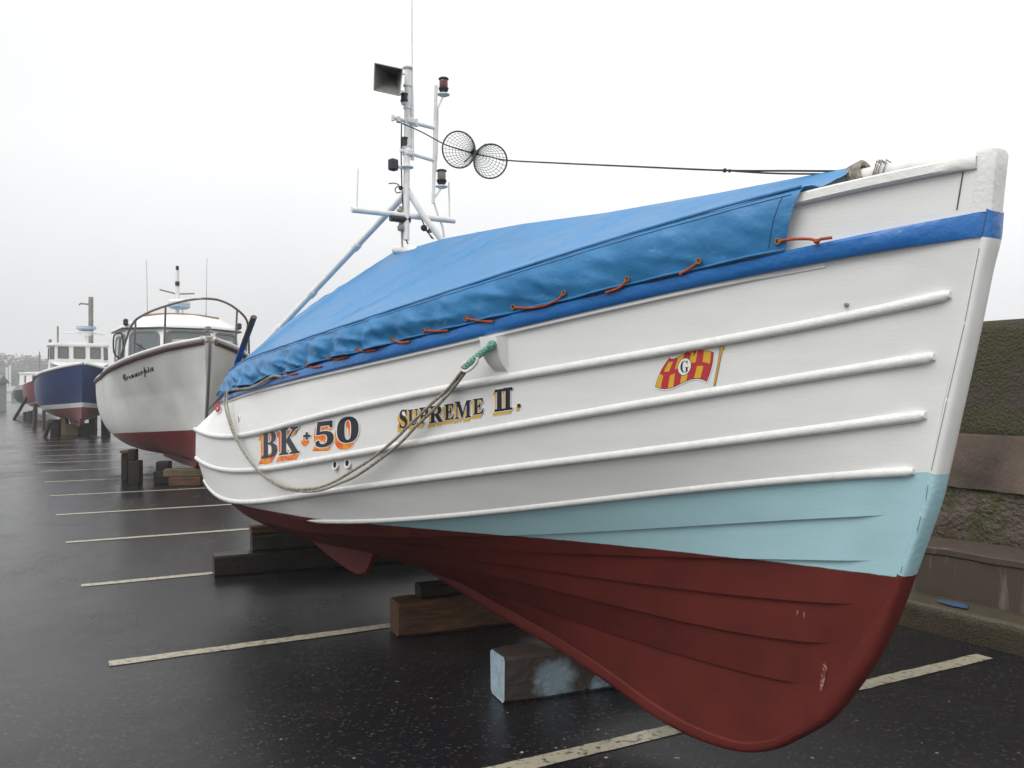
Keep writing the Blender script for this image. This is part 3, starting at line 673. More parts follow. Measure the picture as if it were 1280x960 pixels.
for k in range(6):
    c0 = cpt(1068+k*2.4, 222-k*1.2); c1 = cpt(1075+k*2.4, 219-k*1.2); d = (c1-c0).normalized(); e = d.orthogonal().normalized(); f_ = d.cross(e)
    b.tube([c0+(e*math.cos(2*math.pi*q/12)+f_*math.sin(2*math.pi*q/12))*.037 for q in range(13)], .010, 6)
b.build('rope_turns', M['rope'], sp_)

# ------------------------------------------------------------------ tarpaulin
def tarp_mat(name, c, rough, scuff):
    m = mat(name, c, rough, tuple(min(1, v*1.25+.01) for v in c), 2.5, .6, .35, 9, rough2=rough+.12, bdist=.03)
    N, Lk = m.node_tree.nodes, m.node_tree.links; p = N['Principled BSDF']; src = p.inputs['Base Color'].links[0].from_socket
    t = N.new('ShaderNodeTexCoord'); mpn = N.new('ShaderNodeMapping'); mpn.inputs['Scale'].default_value = (1.2, 5, 5); mpn.inputs['Rotation'].default_value = (0, 0, .6); Lk.new(t.outputs['Object'], mpn.inputs[0])
    n = N.new('ShaderNodeTexNoise'); n.inputs['Scale'].default_value = 3.5; n.inputs['Detail'].default_value = 10; n.inputs['Roughness'].default_value = .78; n.inputs['Distortion'].default_value = 1.5; Lk.new(mpn.outputs[0], n.inputs['Vector'])
    r = N.new('ShaderNodeMapRange'); r.inputs[1].default_value = .60; r.inputs[2].default_value = .72; r.inputs[4].default_value = scuff; Lk.new(n.outputs[0], r.inputs[0])
    x = N.new('ShaderNodeMix'); x.data_type = 'RGBA'; x.inputs[7].default_value = (.33, .46, .62, 1); Lk.new(r.outputs[0], x.inputs[0]); Lk.new(src, x.inputs[6]); Lk.new(x.outputs[2], p.inputs['Base Color'])
    wv = N.new('ShaderNodeTexNoise'); wv.inputs['Scale'].default_value = 420; Lk.new(t.outputs['Object'], wv.inputs['Vector'])
    b = N.new('ShaderNodeBump'); b.inputs['Strength'].default_value = .25; b.inputs['Distance'].default_value = .002; Lk.new(wv.outputs[0], b.inputs['Height'])
    pb = p.inputs['Normal'].links[0].from_node; Lk.new(pb.outputs[0], b.inputs['Normal']); Lk.new(b.outputs[0], p.inputs['Normal'])
    return m
M['tarp'] = tarp_mat('blue_tarpaulin', (.024, .178, .400), .40, .55)
M['thread'] = mat('dark_stitching', (.02, .05, .12), .8)
tp = empty('tarpaulin', (OX, OD, 0), BROT); tag(tp, 'blue tarpaulin laced down over the whole open top of the big white coble', 'tarpaulin')
RID = [(.48,2.397),(.79,2.412),(1.16,2.43),(1.9,2.475),(2.64,2.54),(3.5,2.59),(4.30,2.60),(4.75,2.54),(5.1,2.46),(5.4,2.33),(5.8,2.11),(6.2,1.94),(6.62,1.79)]
RTt = [a for a, b_ in RID]; RZz = [b_ for a, b_ in RID]
rid = np.polyfit(RTt, RZz, 6)
def ridge(t): return float(np.interp(t, RTt, RZz))
EYE = [(976,302),(878,327),(787,350),(709,366),(644,384),(586,398),(532,413),(490,425),(447,437),(413,447),(381,455),(356,466)]
eye_t = []
for x, y in EYE:
    r = solve(x, y, lambda t, z_: np.where(z_ > -9, bval(t, LN[1]), 0)+.03); eye_t.append(r)
FOLD_OFF = .034
cr_ = random.Random(12); CREASE = [(2.6, .05, 3.3, .95, .012, .012), (3.1, .0, 3.7, .8, .010, .012), (4.3, .0, 4.62, 1.0, .020, .02), (1.6, .1, 1.9, .7, .007, .01), (4.4, .1, 5.8, .7, .012, .02), (4.9, .3, 6.3, .5, .012, .02)]
for _ in range(16):
    a_ = cr_.uniform(1, 6); b_ = cr_.uniform(0, .7); CREASE.append((a_, b_, a_+cr_.uniform(-.5, .7), b_+cr_.uniform(.15, .4), cr_.uniform(-.006, .008), cr_.uniform(.006, .015)))
def fold(t): return float(bval(t, LN[0]))+FOLD_OFF, float(zval(t, LN[0]))+.012
def hem(t):
    z0 = float(zval(t, LN[1])); return float(bval(t, LN[1]))+.032, z0+.002+.006*math.sin(t*7)*sstep((t-1.5)/2)
ET = np.array([r[0] for r in eye_t]+[6.2])
def skirt_pt(t, w):
    bf, zf = fold(t); bh, zh = hem(t)
    y = bf+(bh-bf)*w; zz = zf+(zh-zf)*w; a = .3+.42*sstep((t-1.2)/1.5)
    d = .016*math.sin(math.pi*w)
    for i, te in enumerate(ET):                 # puckers running up from every eyelet
        x = t-te; d += a*.030*w*math.exp(-(x/.07)**2)*(-1)+a*.018*math.exp(-((x-.11*(1-w)-.02)/.035)**2)*math.sin(math.pi*min(1, w*1.1))-a*.014*math.exp(-((x+.09*(1-w)+.03)/.04)**2)*w
    for f_, am in ((3.2, .020), (7.5, .011)):
        rn_ = abs(noise.noise(Vector((t*f_+w*1.6, w*1.3, f_)))); d += a*am*(1-min(1, rn_*3.2))**1.5*(.3+w)
    d += a*(.016*noise.noise(Vector((t*4.5+w*1.2, w*2.2, 3)))+.009*noise.noise(Vector((t*13+w*3, w*3, 7))))*(.25+w)
    return Vector((t, max(y+d+.010, y-.004), zz+.004*noise.noise(Vector((t*5, 0, 1)))*w))
def top_pt(t, v):                               # v 0 ridge .. 1 fold
    bf, zf = fold(t); zr = ridge(t); s = bf*v
    zz = zr+(zf-zr)*v; aft = sstep((t-4.0)/1.2)*(1-sstep((t-5.9)/.6))
    zz += math.sin(math.pi*v)*(-.022*(1-aft)+.05*aft)+.020*math.exp(-v*14)*0
    zz += .012*noise.noise(Vector((t*1.7, v*2.2, 0)))*math.sin(math.pi*min(1, v*1.15))+.007*noise.noise(Vector((t*5+v*6, v*4, 5)))*min(1, v*4)
    zz += .010*math.exp(-((t-2.9-.35*v)/.05)**2)*math.sin(math.pi*v)+.012*math.exp(-((t-4.32-.25*v)/.05)**2)*math.sin(math.pi*v)
    for (t1, v1, t2, v2, am, wd) in CREASE:
        ex, ey = (t2-t1), (v2-v1)*.9; ln_ = math.hypot(ex, ey); px_, py_ = t-t1, (v-v1)*.9; al = (px_*ex+py_*ey)/ln_; dd = abs(px_*ey-py_*ex)/ln_
        if -.1 < al < ln_+.1: zz += am*math.exp(-dd/wd)*sstep((al+.1)/.3)*sstep((ln_+.1-al)/.3)
    return Vector((t, s, zz))
def bow_edge(v):                                # the forward edge runs back from the ridge to the gunwale
    return .62+(.345)*0+ {0:0}.get(0)+ (.05)*v
T0r = centre(1070, 0)[0]; T0f = centre(1007, .19)[0]
def tl(v): return .51+(solve(1006, 246, lambda t, z_: bval(t, LN[0])+FOLD_OFF)[0]-.51)*v
TS = solve(982, 314, lambda t, z_: bval(t, LN[1])+.03)[0]
for sd_ in (1,):
    m = MB(); rows = []; NT = 520
    vs = [i/16 for i in range(17)]; ws = [i/16 for i in range(1, 17)]
    for i in range(NT+1):
        u = i/NT; row = []
        for v in vs: t = tl(v)+(6.60-tl(v))*u; row.append(top_pt(t, v))
        for w in ws: t = (tl(1)+(TS-tl(1))*w); t = t+(6.60-t)*u; row.append(skirt_pt(t, w))
        rows.append(row)
    prt = [[Vector((p.x, -p.y, p.z)) for p in r[::-1][:-1]] for r in rows]
    m.grid([a+b_ for a, b_ in zip(prt, rows)], 0)
    # apron over the stern
    last = prt[-1]+rows[-1]; n = len(last); ap_rows = [last]
    for q in (.06, .16, .3): ap_rows.append([Vector((p.x+.05+q*.65*(1 if abs(p.y) < .6 else .6), p.y*(1-.02*q), p.z-(p.z-1.56)*min(1, q*3.0)-(.02*noise.noise(Vector((p.y*6, q*3, 0)))))) for p in last])
    m.grid(ap_rows, 0)
    m.build('cover', M['tarp'], tp, angle=60)
# hem roll and stitching lines
for sd_ in (1, -1):
    m = MB(); m.tube([Vector((p.x, sd_*p.y, p.z)) for p in [skirt_pt(TS+(6.55-TS)*i/240, .985)+Vector((0, .003, 0)) for i in range(241)]], .0045, 6); m.build('hem', M['tarp'], tp)
    m = MB(); m.tube([Vector((p.x, sd_*p.y, p.z)) for p in [skirt_pt(tl(1)+.03+(6.5-tl(1))*i/240, .10)+Vector((0, .0012, 0)) for i in range(241)]], .0010, 5)
    if sd_ > 0: m.tube([skirt_pt(tl(1)+(TS-tl(1))*w+.05, w)+Vector((0, .0012, 0)) for w in [i/12 for i in range(1, 12)]], .0010, 5)
    m.build('stitching', M['thread'], tp)
    m = MB(); m.tube([Vector((p.x, sd_*p.y, p.z)) for p in [skirt_pt(tl(1)+.004+(6.5-tl(1))*i/240, .0)+Vector((0, -.002, .002)) for i in range(241)]], .0055, 6); m.build('hem', M['tarp'], tp)
def eyelet_pos(x, y):
    t0, z0 = solve(x, y, lambda t, z_: bval(t, LN[1])+.032); bh, zh = hem(t0); bf, zf = fold(t0)
    w = min(1, max(0, (zf-z0)/(zf-zh))); return skirt_pt(t0, w)
CORDS = [[(976,302),(990,299),(1013,299),(1021,302),(1026,299),(1040,297)],[(878,327),(866,333),(849,343)],[(787,350),(775,359),(757,366)],[(709,366),(698,374),(680,382),(660,385),(644,384)],
 [(586,398),(600,401),(616,402)],[(532,413),(545,414),(560,413)],[(490,425),(500,428),(512,427)],[(447,437),(456,439),(470,437)],[(413,447),(422,449),(434,446)],[(381,455),(390,459),(402,458)],[(356,466),(362,468),(372,467)]]
for (x, y) in EYE:
    c = eyelet_pos(x, y)+Vector((0, .004, 0)); R = Vector((-.3, 1, .1)).to_track_quat('Z', 'Y').to_matrix()
    m = MB(); m.lathe([(.0068,.0),(.0075,.0035),(.011,.0035),(.0125,0)], c, 16, 0, R); o = m.build('eyelet', M['brass'], tp)
    m = MB(); m.lathe([(.0001,.0012),(.0070,.0012)], c, 12, 0, R); m.build('hole', M['hole'], o)
for k, P_ in enumerate(CORDS):
    pts = []
    for i, (x, y) in enumerate(P_):
        if i == 0: pts.append(eyelet_pos(x, y)+Vector((0, .004, 0)))
        else:
            q = solve(x, y, lambda t, z_: bval(t, LN[1])+.045); pts.append(Vector((q[0], float(bval(q[0], LN[1]))+.045, q[1])))
    m = MB(); m.tube(smooth_path(pts, 6), .0052, 7)
    if k == 0: knot(m, pts[3], .011, 4, 11)
    m.build('lacing_cord', M['orange_cord'], tp)
# green cord and pale cord showing in the fold
m = MB(); P_ = [solve(x, y, lambda t, z_: bval(t, LN[0])+.03) for x, y in ((372,428),(390,418),(410,413),(432,410))]
m.tube(smooth_path([Vector((t, float(bval(t, LN[0]))-.01, z_)) for t, z_ in P_], 5), .0055, 6); m.build('edge_cord', M['green_rope'], tp)

# ------------------------------------------------------------------ loose gear
def off_hull(x, y, e): 
    r = solve(x, y, lambda t, z_: bfull(t, z_)+e)
    return Vector((r[0], float(bfull(np.array([r[0]]), np.array([r[1]]))[0])+e, r[1]))
mr_ = empty('mooring_rope', (OX, OD, 0), BROT); tag(mr_, 'grey doubled rope with a green spliced eye hanging in a loop along the white hull', 'rope')
S1 = [(579,462),(560,486),(538,506),(512,531),(492,551),(462,575),(440,589),(418,602),(395,610),(365,611),(345,604),(325,590),(306,568),(292,543),(284,520),(280,500),(283,488)]
S2 = [(583,463),(566,486),(545,509),(520,533),(500,554),(470,578),(445,595),(425,604),(400,613),(372,614),(350,609),(328,594),(309,572),(296,548),(288,524),(284,505),(284,490)]
for S in (S1, S2):
    pts = []
    for i, (x, y) in enumerate(S):
        e = .045+.02*math.sin(math.pi*i/16)
        if i == 0: e = .09
        if i >= 14: e = .06
        pts.append(off_hull(x, y, e) if (y > 492 or i < 6) else off_hull(x, 492, e)+Vector((0, -.0, (492-y)*.0063)))
    path = smooth_path(pts, 10); m = MB()
    m.tube(path, .0072, 8)
    m.build('strand', M['rope'], mr_)
pts = [off_hull(x, y, .055) for x, y in ((283,493),(290,496),(300,497))]
p2 = []
for x, y in ((284,489),(292,487),(302,486),(312,485),(322,481),(332,475),(342,470),(352,471)):
    q = solve(x, y, lambda t, z_: bval(t, LN[1])+.06); p2.append(Vector((q[0], float(bval(q[0], LN[1]))+.06, q[1])))
m = MB(); m.tube(smooth_path(p2, 6), .0085, 8); m.build('strand', M['rope'], mr_)
b0 = off_hull(616, 431, .078); b1 = off_hull(598, 444, .085); b2 = off_hull(579, 460, .095); b3 = off_hull(590, 455, .09)
m = MB()
for ph in range(3):                              # three-strand laid splice
    pts = []
    for i in range(41):
        u = i/40; p = b0.lerp(b1, u*2) if u < .5 else b1.lerp(b2, u*2-1); a = u*22+ph*2.094
        pts.append(p+Vector((0, math.cos(a), math.sin(a)))*.0088)
    m.tube(pts, .0075, 6)
knot(m, b0+Vector((0, .004, 0)), .022, 6, 21); m.build('spliced_eye', M['green_rope'], mr_)
m = MB(); c = off_hull(582, 458, .095)
lp_ = [off_hull(x, y, .10) for x, y in ((597,447),(596,453),(590,460),(583,464),(578,462),(578,457),(584,452))]
m.tube(smooth_path(lp_, 5), .0075, 8); m.build('thimble', M['white_metal'], mr_)
# red tie at the quarter
rt = empty('red_tie', (OX, OD, 0), BROT); tag(rt, 'short red cord knotted round the pole at the stern quarter', 'cord')
m = MB(); q = [off_hull(x, y, .03) for x, y in ((277,499),(273,504),(274,511),(271,514),(270,509),(273,503),(280,500))]; m.tube(smooth_path(q, 4), .007, 6); knot(m, q[0], .02, 6, 31); m.build('cord', M['red_cord'], rt)
# tall pole lashed at the stern
pl = empty('pole', (OX, OD, 0), BROT); tag(pl, 'thin wooden pole with bare brown top and chipped blue paint lashed upright at the stern', 'pole')
def stp(x, y, s_): return cpt(x, y, s_)
a0, a1, a2, a3 = stp(317.5, 396, .86), stp(304.5, 431, .86), stp(284, 488, .86), stp(259, 514, .86)
m = MB(); m.tube([a0, a1], .0225, 10, flat=.75); m.build('bare_end', mat('weathered_brown_wood', (.13, .07, .055), .5, (.07, .04, .03), 8, .8, .5, 40), pl)
M['pole_blue'] = mat('chipped_blue_paint', (.02, .07, .26), .4, (.30, .36, .42), 9, 1, .4, 30, thr=(.60, .64))
m = MB(); m.tube([a1, a2, a2.lerp(a3, .35)], [.0225, .021, .016], 10, flat=.75); m.build('painted_shaft', M['pole_blue'], pl)
m = MB(); m.tube([a2.lerp(a3, .3), a3], [.012, .004], 8); m.build('tip', M['black'], pl)
m = MB(); knot(m, stp(292, 468, .84), .032, 7, 41); m.build('lashing', M['dark_rope'], pl)
# ------------------------------------------------------------------ ground
def asphalt():
    m = bpy.data.materials.new('wet_asphalt'); m.use_nodes = True; N, Lk = m.node_tree.nodes, m.node_tree.links; p = N['Principled BSDF']
    t = N.new('ShaderNodeTexCoord')
    def nz(sc, det=5, r=.6, dist=0, mp=None):
        n = N.new('ShaderNodeTexNoise'); n.inputs['Scale'].default_value = sc; n.inputs['Detail'].default_value = det; n.inputs['Roughness'].default_value = r; n.inputs['Distortion'].default_value = dist
        if mp:
            q = N.new('ShaderNodeMapping'); q.inputs['Rotation'].default_value = (0, 0, mp[0]); q.inputs['Scale'].default_value = mp[1]; Lk.new(t.outputs['Object'], q.inputs[0]); Lk.new(q.outputs[0], n.inputs['Vector'])
        else: Lk.new(t.outputs['Object'], n.inputs['Vector'])
        return n.outputs[0]
    def mr(src, a, b, c=0, d=1):
        n = N.new('ShaderNodeMapRange'); n.inputs[1].default_value = a; n.inputs[2].default_value = b; n.inputs[3].default_value = c; n.inputs[4].default_value = d; Lk.new(src, n.inputs[0]); return n.outputs[0]
    def mixc(f, a, b):
        n = N.new('ShaderNodeMix'); n.data_type = 'RGBA'; Lk.new(f, n.inputs[0])
        for i, v in ((6, a), (7, b)):
            if isinstance(v, tuple): n.inputs[i].default_value = (*v, 1)
            else: Lk.new(v, n.inputs[i])
        return n.outputs[2]
    def mul(a, b):
        n = N.new('ShaderNodeMath'); n.operation = 'MULTIPLY'; Lk.new(a, n.inputs[0]); Lk.new(b, n.inputs[1]); return n.outputs[0]
    agg = nz(170, 3, .7); c = mixc(mr(agg, .35, .7), (.003, .003, .004), (.022, .022, .024)); ag2 = N.new('ShaderNodeTexVoronoi'); ag2.inputs['Scale'].default_value = 75; Lk.new(t.outputs['Object'], ag2.inputs['Vector']); sg = N.new('ShaderNodeSeparateColor'); Lk.new(ag2.outputs['Color'], sg.inputs[0]); c = mixc(mr(sg.outputs[0], .86, 1.0, 0, .45), c, (.09, .09, .095))
    c = mixc(mr(nz(.55, 6), .4, .7, 0, .45), c, (.016, .016, .019))
    # brown silt by the kerb and in patches
    c = mixc(mr(nz(1.3, 7, .65), .55, .72, 0, .35), c, (.05, .045, .038))
    # drips and flecks of paint and grit
    v = N.new('ShaderNodeTexVoronoi'); v.inputs['Scale'].default_value = 19; Lk.new(t.outputs['Object'], v.inputs['Vector'])
    vr = N.new('ShaderNodeTexVoronoi'); vr.inputs['Scale'].default_value = 16; Lk.new(t.outputs['Object'], vr.inputs['Vector'])
    sepc = N.new('ShaderNodeSeparateColor'); Lk.new(v.outputs['Color'], sepc.inputs[0])
    rad = mr(sepc.outputs[0], .1, 1, .03, .17); ls = N.new('ShaderNodeMath'); ls.operation = 'LESS_THAN'; Lk.new(v.outputs['Distance'], ls.inputs[0]); Lk.new(rad, ls.inputs[1])
    keep = N.new('ShaderNodeMath'); keep.operation = 'GREATER_THAN'; Lk.new(sepc.outputs[1], keep.inputs[0]); keep.inputs[1].default_value = .66
    nb = N.new('ShaderNodeVectorMath'); nb.operation = 'DISTANCE'; Lk.new(t.outputs['Object'], nb.inputs[0]); nb.inputs[1].default_value = (.55, 3.75, 0)   # where the hull was painted
    zone = mr(nb.outputs['Value'], 2.4, .3, .10, 1.0); f = mul(mul(mul(ls.outputs[0], keep.outputs[0]), mr(nz(1.6, 5), .44, .56)), zone); c = mixc(f, c, (.50, .49, .46))
    sc2 = nz(9, 8, .75, .5); f2 = mul(mr(sc2, .70, .73), mr(nz(.9, 2), .5, .62)); c = mixc(f2, c, (.20, .20, .195))
    Lk.new(c, p.inputs['Base Color'])
    wet = nz(.8, 6, .65, .6, (.5, (1, .6, 1)))
    Lk.new(mr(wet, .35, .68, .12, .34), p.inputs['Roughness'])
    p.inputs['Specular IOR Level'].default_value = .5; p.inputs['IOR'].default_value = 1.32
    b1 = N.new('ShaderNodeBump'); b1.inputs['Strength'].default_value = .34; b1.inputs['Distance'].default_value = .006; Lk.new(nz(95, 3, .75), b1.inputs['Height'])
    b2 = N.new('ShaderNodeBump'); b2.inputs['Strength'].default_value = .2; b2.inputs['Distance'].default_value = .02; Lk.new(nz(3.5, 4), b2.inputs['Height']); Lk.new(b1.outputs[0], b2.inputs['Normal'])
    Lk.new(b2.outputs[0], p.inputs['Normal']); return m
M['asphalt'] = asphalt()
m = MB(); m.grid([[Vector((x, y, 0)) for x in (-350, -60, -20, 20, 100)] for y in (-20, 10, 40, 100, 390)][::-1])
g = m.build('car_park', M['asphalt'], smooth=False); tag(g, kind='structure')
M['line'] = mat('worn_cream_line', (.42, .385, .29), .33, (.05, .048, .045), 30, 1, .5, 140, thr=(.52, .66), rough2=.3, detail=8)
ux, uy = .879, .477; LL = 4.6
for k in range(-1, 13):
    px_, py_ = -2.37-1.02*1.16*k*1.0, 5.08+2.045*k
    px_, py_ = -2.37-1.185*k, 5.08+2.05*k
    m = MB(); hw = .052; nx_, ny_ = -uy, ux; rows = []
    rnd = random.Random(k+5)
    for i in range(61):
        d = LL*i/60; j1, j2 = rnd.uniform(-.004, .004), rnd.uniform(-.004, .004)
        rows.append([Vector((px_+ux*d+nx_*(hw+j1), py_+uy*d+ny_*(hw+j1), .004)), Vector((px_+ux*d-nx_*(hw+j2), py_+uy*d-ny_*(hw+j2), .004))])
    m.grid(rows); o = m.build('parking_line', M['line'], smooth=False); tag(o, kind='structure')

# ------------------------------------------------------------------ harbour wall, stepped, on the seaward side
hw_ = empty('harbour_wall', (3.08, 5.24, 0), math.atan2(.857, -.515)); tag(hw_, 'stepped harbour wall of wet concrete and mossy rubble behind the bow', 'harbour wall')
# local x runs away along the wall, local -y is away from the car park
M['moss'] = mat('mossy_concrete', (.055, .042, .030), .8, (.045, .047, .014), 5, 1, 1.0, 50, detail=12, thr=(.40, .58), bdist=.03)
M['rubble'] = mat('rubble_masonry', (.10, .078, .058), .75, (.055, .055, .018), 7, .95, 1.0, 34, detail=12, thr=(.47, .56), bdist=.04)
M['brown_concrete'] = mat('stained_brown_concrete', (.17, .125, .095), .5, (.07, .055, .045), 2.6, .95, .5, 40, stretch=(1, 1, .8), detail=10, rough2=.35)
M['grey_concrete'] = mat('streaked_grey_concrete', (.082, .062, .050), .4, (.32, .28, .23), 3.4, .85, .5, 30, stretch=(2.6, 2.6, .35), thr=(.58, .76), detail=8)
M['ledge'] = mat('wet_ledge', (.11, .088, .064), .3, (.05, .046, .03), 2.5, .9, .4, 30, detail=8, rough2=.2)
M['mossy_kerb'] = mat('mossy_kerb', (.075, .058, .036), .5, (.04, .04, .02), 9, .8, .8, 60, detail=8)
XS = [-14, -8, -4, -2.5]+[-2+.03*i for i in range(240)]+[5.5, 7, 9, 12, 16, 22, 30, 42]
def prof(pts, amp, name, ml, sub=.035, seed=0, chip=0):
    P_ = []
    for (a, b), (c, d) in zip(pts[:-1], pts[1:]):
        n = max(1, int(math.hypot(c-a, d-b)/sub)) 
        for i in range(n): P_.append((a+(c-a)*i/n, b+(d-b)*i/n))
    P_.append(pts[-1]); m = MB(); rows = []
    for x in XS:
        row = []
        for i, (e, zz) in enumerate(P_):
            f_ = 1 if 0 < i < len(P_)-1 else .15
            n1 = noise.noise(Vector((x*1.3, e*3+seed, zz*2.5)))+.6*noise.noise(Vector((x*5, e*5+seed, zz*6)))+.35*noise.noise(Vector((x*14, e*9+seed, zz*16)))
            row.append(Vector((x, -(e-amp*n1*f_), zz+(chip*noise.noise(Vector((x*6, seed, zz*3))) if i else 0)*f_)))
        rows.append(row)
    m.grid(rows, flip=True); return m.build(name, ml, hw_, angle=50)
prof([(0, -.02), (.0, .165), (.018, .183), (.275, .190)], .006, 'kerb', [M['mossy_kerb']], .04, 1)
prof([(.27, .185), (.275, .47), (.262, .478), (.262, .515), (.275, .522), (.70, .535)], .006, 'step', [M['grey_concrete']], .03, 2, .01)
prof([(.68, .50), (.665, .70), (.67, .925), (.74, .93)], .038, 'rubble_course', [M['rubble']], .03, 3)
prof([(.70, .90), (.655, .905), (.655, 1.295), (.70, 1.30)], .006, 'concrete_band', [M['brown_concrete']], .04, 4, .02)
prof([(.70, 1.28), (.69, 1.32), (.74, 2.06), (.78, 2.11), (1.3, 2.12)], .016, 'parapet', [M['moss']], .035, 5)
m = MB(); m.grid([[Vector((x, -e, zz)) for e, zz in ((.27, .192), (.40, .194))] for x in (.38, .46, .54, .60)]); 
mm_ = MB(); cpt_ = [(.38,-.06),(.47,-.045),(.60,-.07),(.62,-.14),(.52,-.17),(.42,-.15)]
mm_.add([Vector((a, b-.02, .1945)) for a, b in cpt_], [list(range(6))[::-1]]); mm_.build('blue_paint_mark', mat('faded_blue_paint', (.03, .10, .26), .5, (.07, .07, .06), 20, .9), hw_, smooth=False)

# ------------------------------------------------------------------ timber blocks under the coble
BA = math.atan2(.40, .916); U = Vector((math.cos(BA), math.sin(BA), 0)); Wv = Vector((-math.sin(BA), math.cos(BA), 0))
def block(corner, L_, w, h, z0, mt, name, label, group, rz=None, bev=.018, endmat=None):
    a = BA if rz is None else rz; u = Vector((math.cos(a), math.sin(a), 0)); v = Vector((-math.sin(a), math.cos(a), 0))
    c = Vector((corner[0], corner[1], 0))+u*(L_/2)+v*(w/2)
    o = empty(name, (c.x, c.y, z0), a) if endmat else None
    m = MB(); n = 14; rows = []
    ring_ = []
    for i in range(n+1):
        x = -L_/2+L_*i/n; k = 1 if 0 < i < n else .965; row = []
        for sy, sz in ((-1, 0), (-1, 1), (1, 1), (1, 0)):
            for q in (0, 1):
                yy = sy*(w/2-(bev if (q == 0) == (sy*(1 if sz else -1) > 0) else 0)); 
                row.append((x, sy, sz, q))
        pr_ = [(-w/2, bev), (-w/2, h-bev), (-w/2+bev, h), (w/2-bev, h), (w/2, h-bev), (w/2, bev), (w/2-bev, 0), (-w/2+bev, 0)]
        rows.append([Vector((x+.006*noise.noise(Vector((y*9, zz*9, x))), y*k+.006*noise.noise(Vector((x*4+corner[0], y*8, zz*7))), (zz-h/2)*k+h/2+(.006*noise.noise(Vector((x*5, y*6, corner[1]))) if zz > .01 else 0))) for y, zz in pr_])
    m.grid(rows, 0, True); m.f.append(list(range(8))[::-1]); m.m.append(0); m.f.append([n*8+i for i in range(8)]); m.m.append(0)
    bo = m.build('beam' if endmat else name, mt, o, angle=35)
    if endmat:
        m = MB(); m.add([Vector((-L_/2-.004+.006*noise.noise(Vector((y*9, zz*9, -L_/2))), y*.955, (zz-h/2)*.955+h/2)) for y, zz in ((-w/2, bev), (-w/2, h-bev), (-w/2+bev, h), (w/2-bev, h), (w/2, h-bev), (w/2, bev), (w/2-bev, 0), (-w/2+bev, 0))], [list(range(8))[::-1]])
        m.build('painted_end', endmat, o, smooth=False); tag(o, label, 'timber block', group)
        return o
    bo.location = (c.x, c.y, z0); bo.rotation_euler = (0, 0, a); tag(bo, label, 'timber block', group); return bo
GRP = 'timber blocks under the nearest coble'
block((-.033, 4.41), 1.0, .20, .245, 0, M['timber_blue'], 'keel_block', 'squat timber block with a pale blue painted end, nearest the camera', GRP, endmat=M['timber_pale'])
block((-.735, 5.61), 1.15, .22, .225, 0, M['timber'], 'keel_block', 'reddish brown timber block on the tarmac behind the pale blue ended one', GRP)
block((-.60, 5.72), .75, .16, .085, .226, M['timber_dark'], 'keel_block', 'thin dark timber lying on top of the reddish brown block', GRP)
block((-.30, 5.86), .4, .14, .10, .312, M['timber_dark'], 'keel_block', 'small dark packing piece wedged directly under the keel', GRP)
block((-2.566, 7.45), 2.3, .26, .18, 0, M['timber_dark'], 'keel_block', 'long black baulk at the bottom of the stack below the stern', GRP)
block((-2.30, 7.66), 1.9, .20, .15, .181, M['moss_wood'], 'keel_block', 'greenish grey timber in the middle of the stack below the stern', GRP)
block((-2.31, 7.66), 1.9, .19, .085, .332, M['timber'], 'keel_block', 'yellowish brown plank on top of the stack below the stern', GRP)
block((-2.12, 7.76), .07, .07, .12, .418, M['timber'], 'keel_block', 'short upright wooden peg between the stern and its stack', GRP, bev=.008)
block((-.55, 7.5), .9, .22, .25, 0, M['timber_dark'], 'keel_block', 'dark block in the shade beyond the bilge keel', GRP)

# ------------------------------------------------------------------ boats further along
def band_mat(name, levels, slope, rough=.32):   # levels: [(z, colour)] from the bottom up, paint changes at z-slope*t
    m = bpy.data.materials.new(name); m.use_nodes = True; N, Lk = m.node_tree.nodes, m.node_tree.links; p = N['Principled BSDF']; p.inputs['Roughness'].default_value = rough
    t = N.new('ShaderNodeTexCoord'); s = N.new('ShaderNodeSeparateXYZ'); Lk.new(t.outputs['Object'], s.inputs[0])
    a = N.new('ShaderNodeMath'); a.operation = 'MULTIPLY_ADD'; a.inputs[1].default_value = slope; Lk.new(s.outputs['X'], a.inputs[0]); Lk.new(s.outputs['Z'], a.inputs[2])
    d = N.new('ShaderNodeMath'); d.operation = 'MULTIPLY'; d.inputs[1].default_value = .25; Lk.new(a.outputs[0], d.inputs[0])
    r = N.new('ShaderNodeValToRGB'); r.color_ramp.interpolation = 'CONSTANT'; e = r.color_ramp.elements
    e[0].position = 0; e[0].color = (*levels[0][1], 1); e[1].position = levels[1][0]*.25; e[1].color = (*levels[1][1], 1)
    for z_, c in levels[2:]: q = e.new(z_*.25); q.color = (*c, 1)
    Lk.new(d.outputs[0], r.inputs[0])
    n = N.new('ShaderNodeTexNoise'); n.inputs['Scale'].default_value = 1.6; n.inputs['Detail'].default_value = 8; Lk.new(t.outputs['Object'], n.inputs['Vector'])
    g = N.new('ShaderNodeMapRange'); g.inputs[1].default_value = .35; g.inputs[2].default_value = .7; g.inputs[3].default_value = 1; g.inputs[4].default_value = .78; Lk.new(n.outputs[0], g.inputs[0])
    v = N.new('ShaderNodeVectorMath'); v.operation = 'SCALE'; Lk.new(r.outputs[0], v.inputs[0]); Lk.new(g.outputs[0], v.inputs['Scale']); Lk.new(v.outputs[0], p.inputs['Base Color']); return m
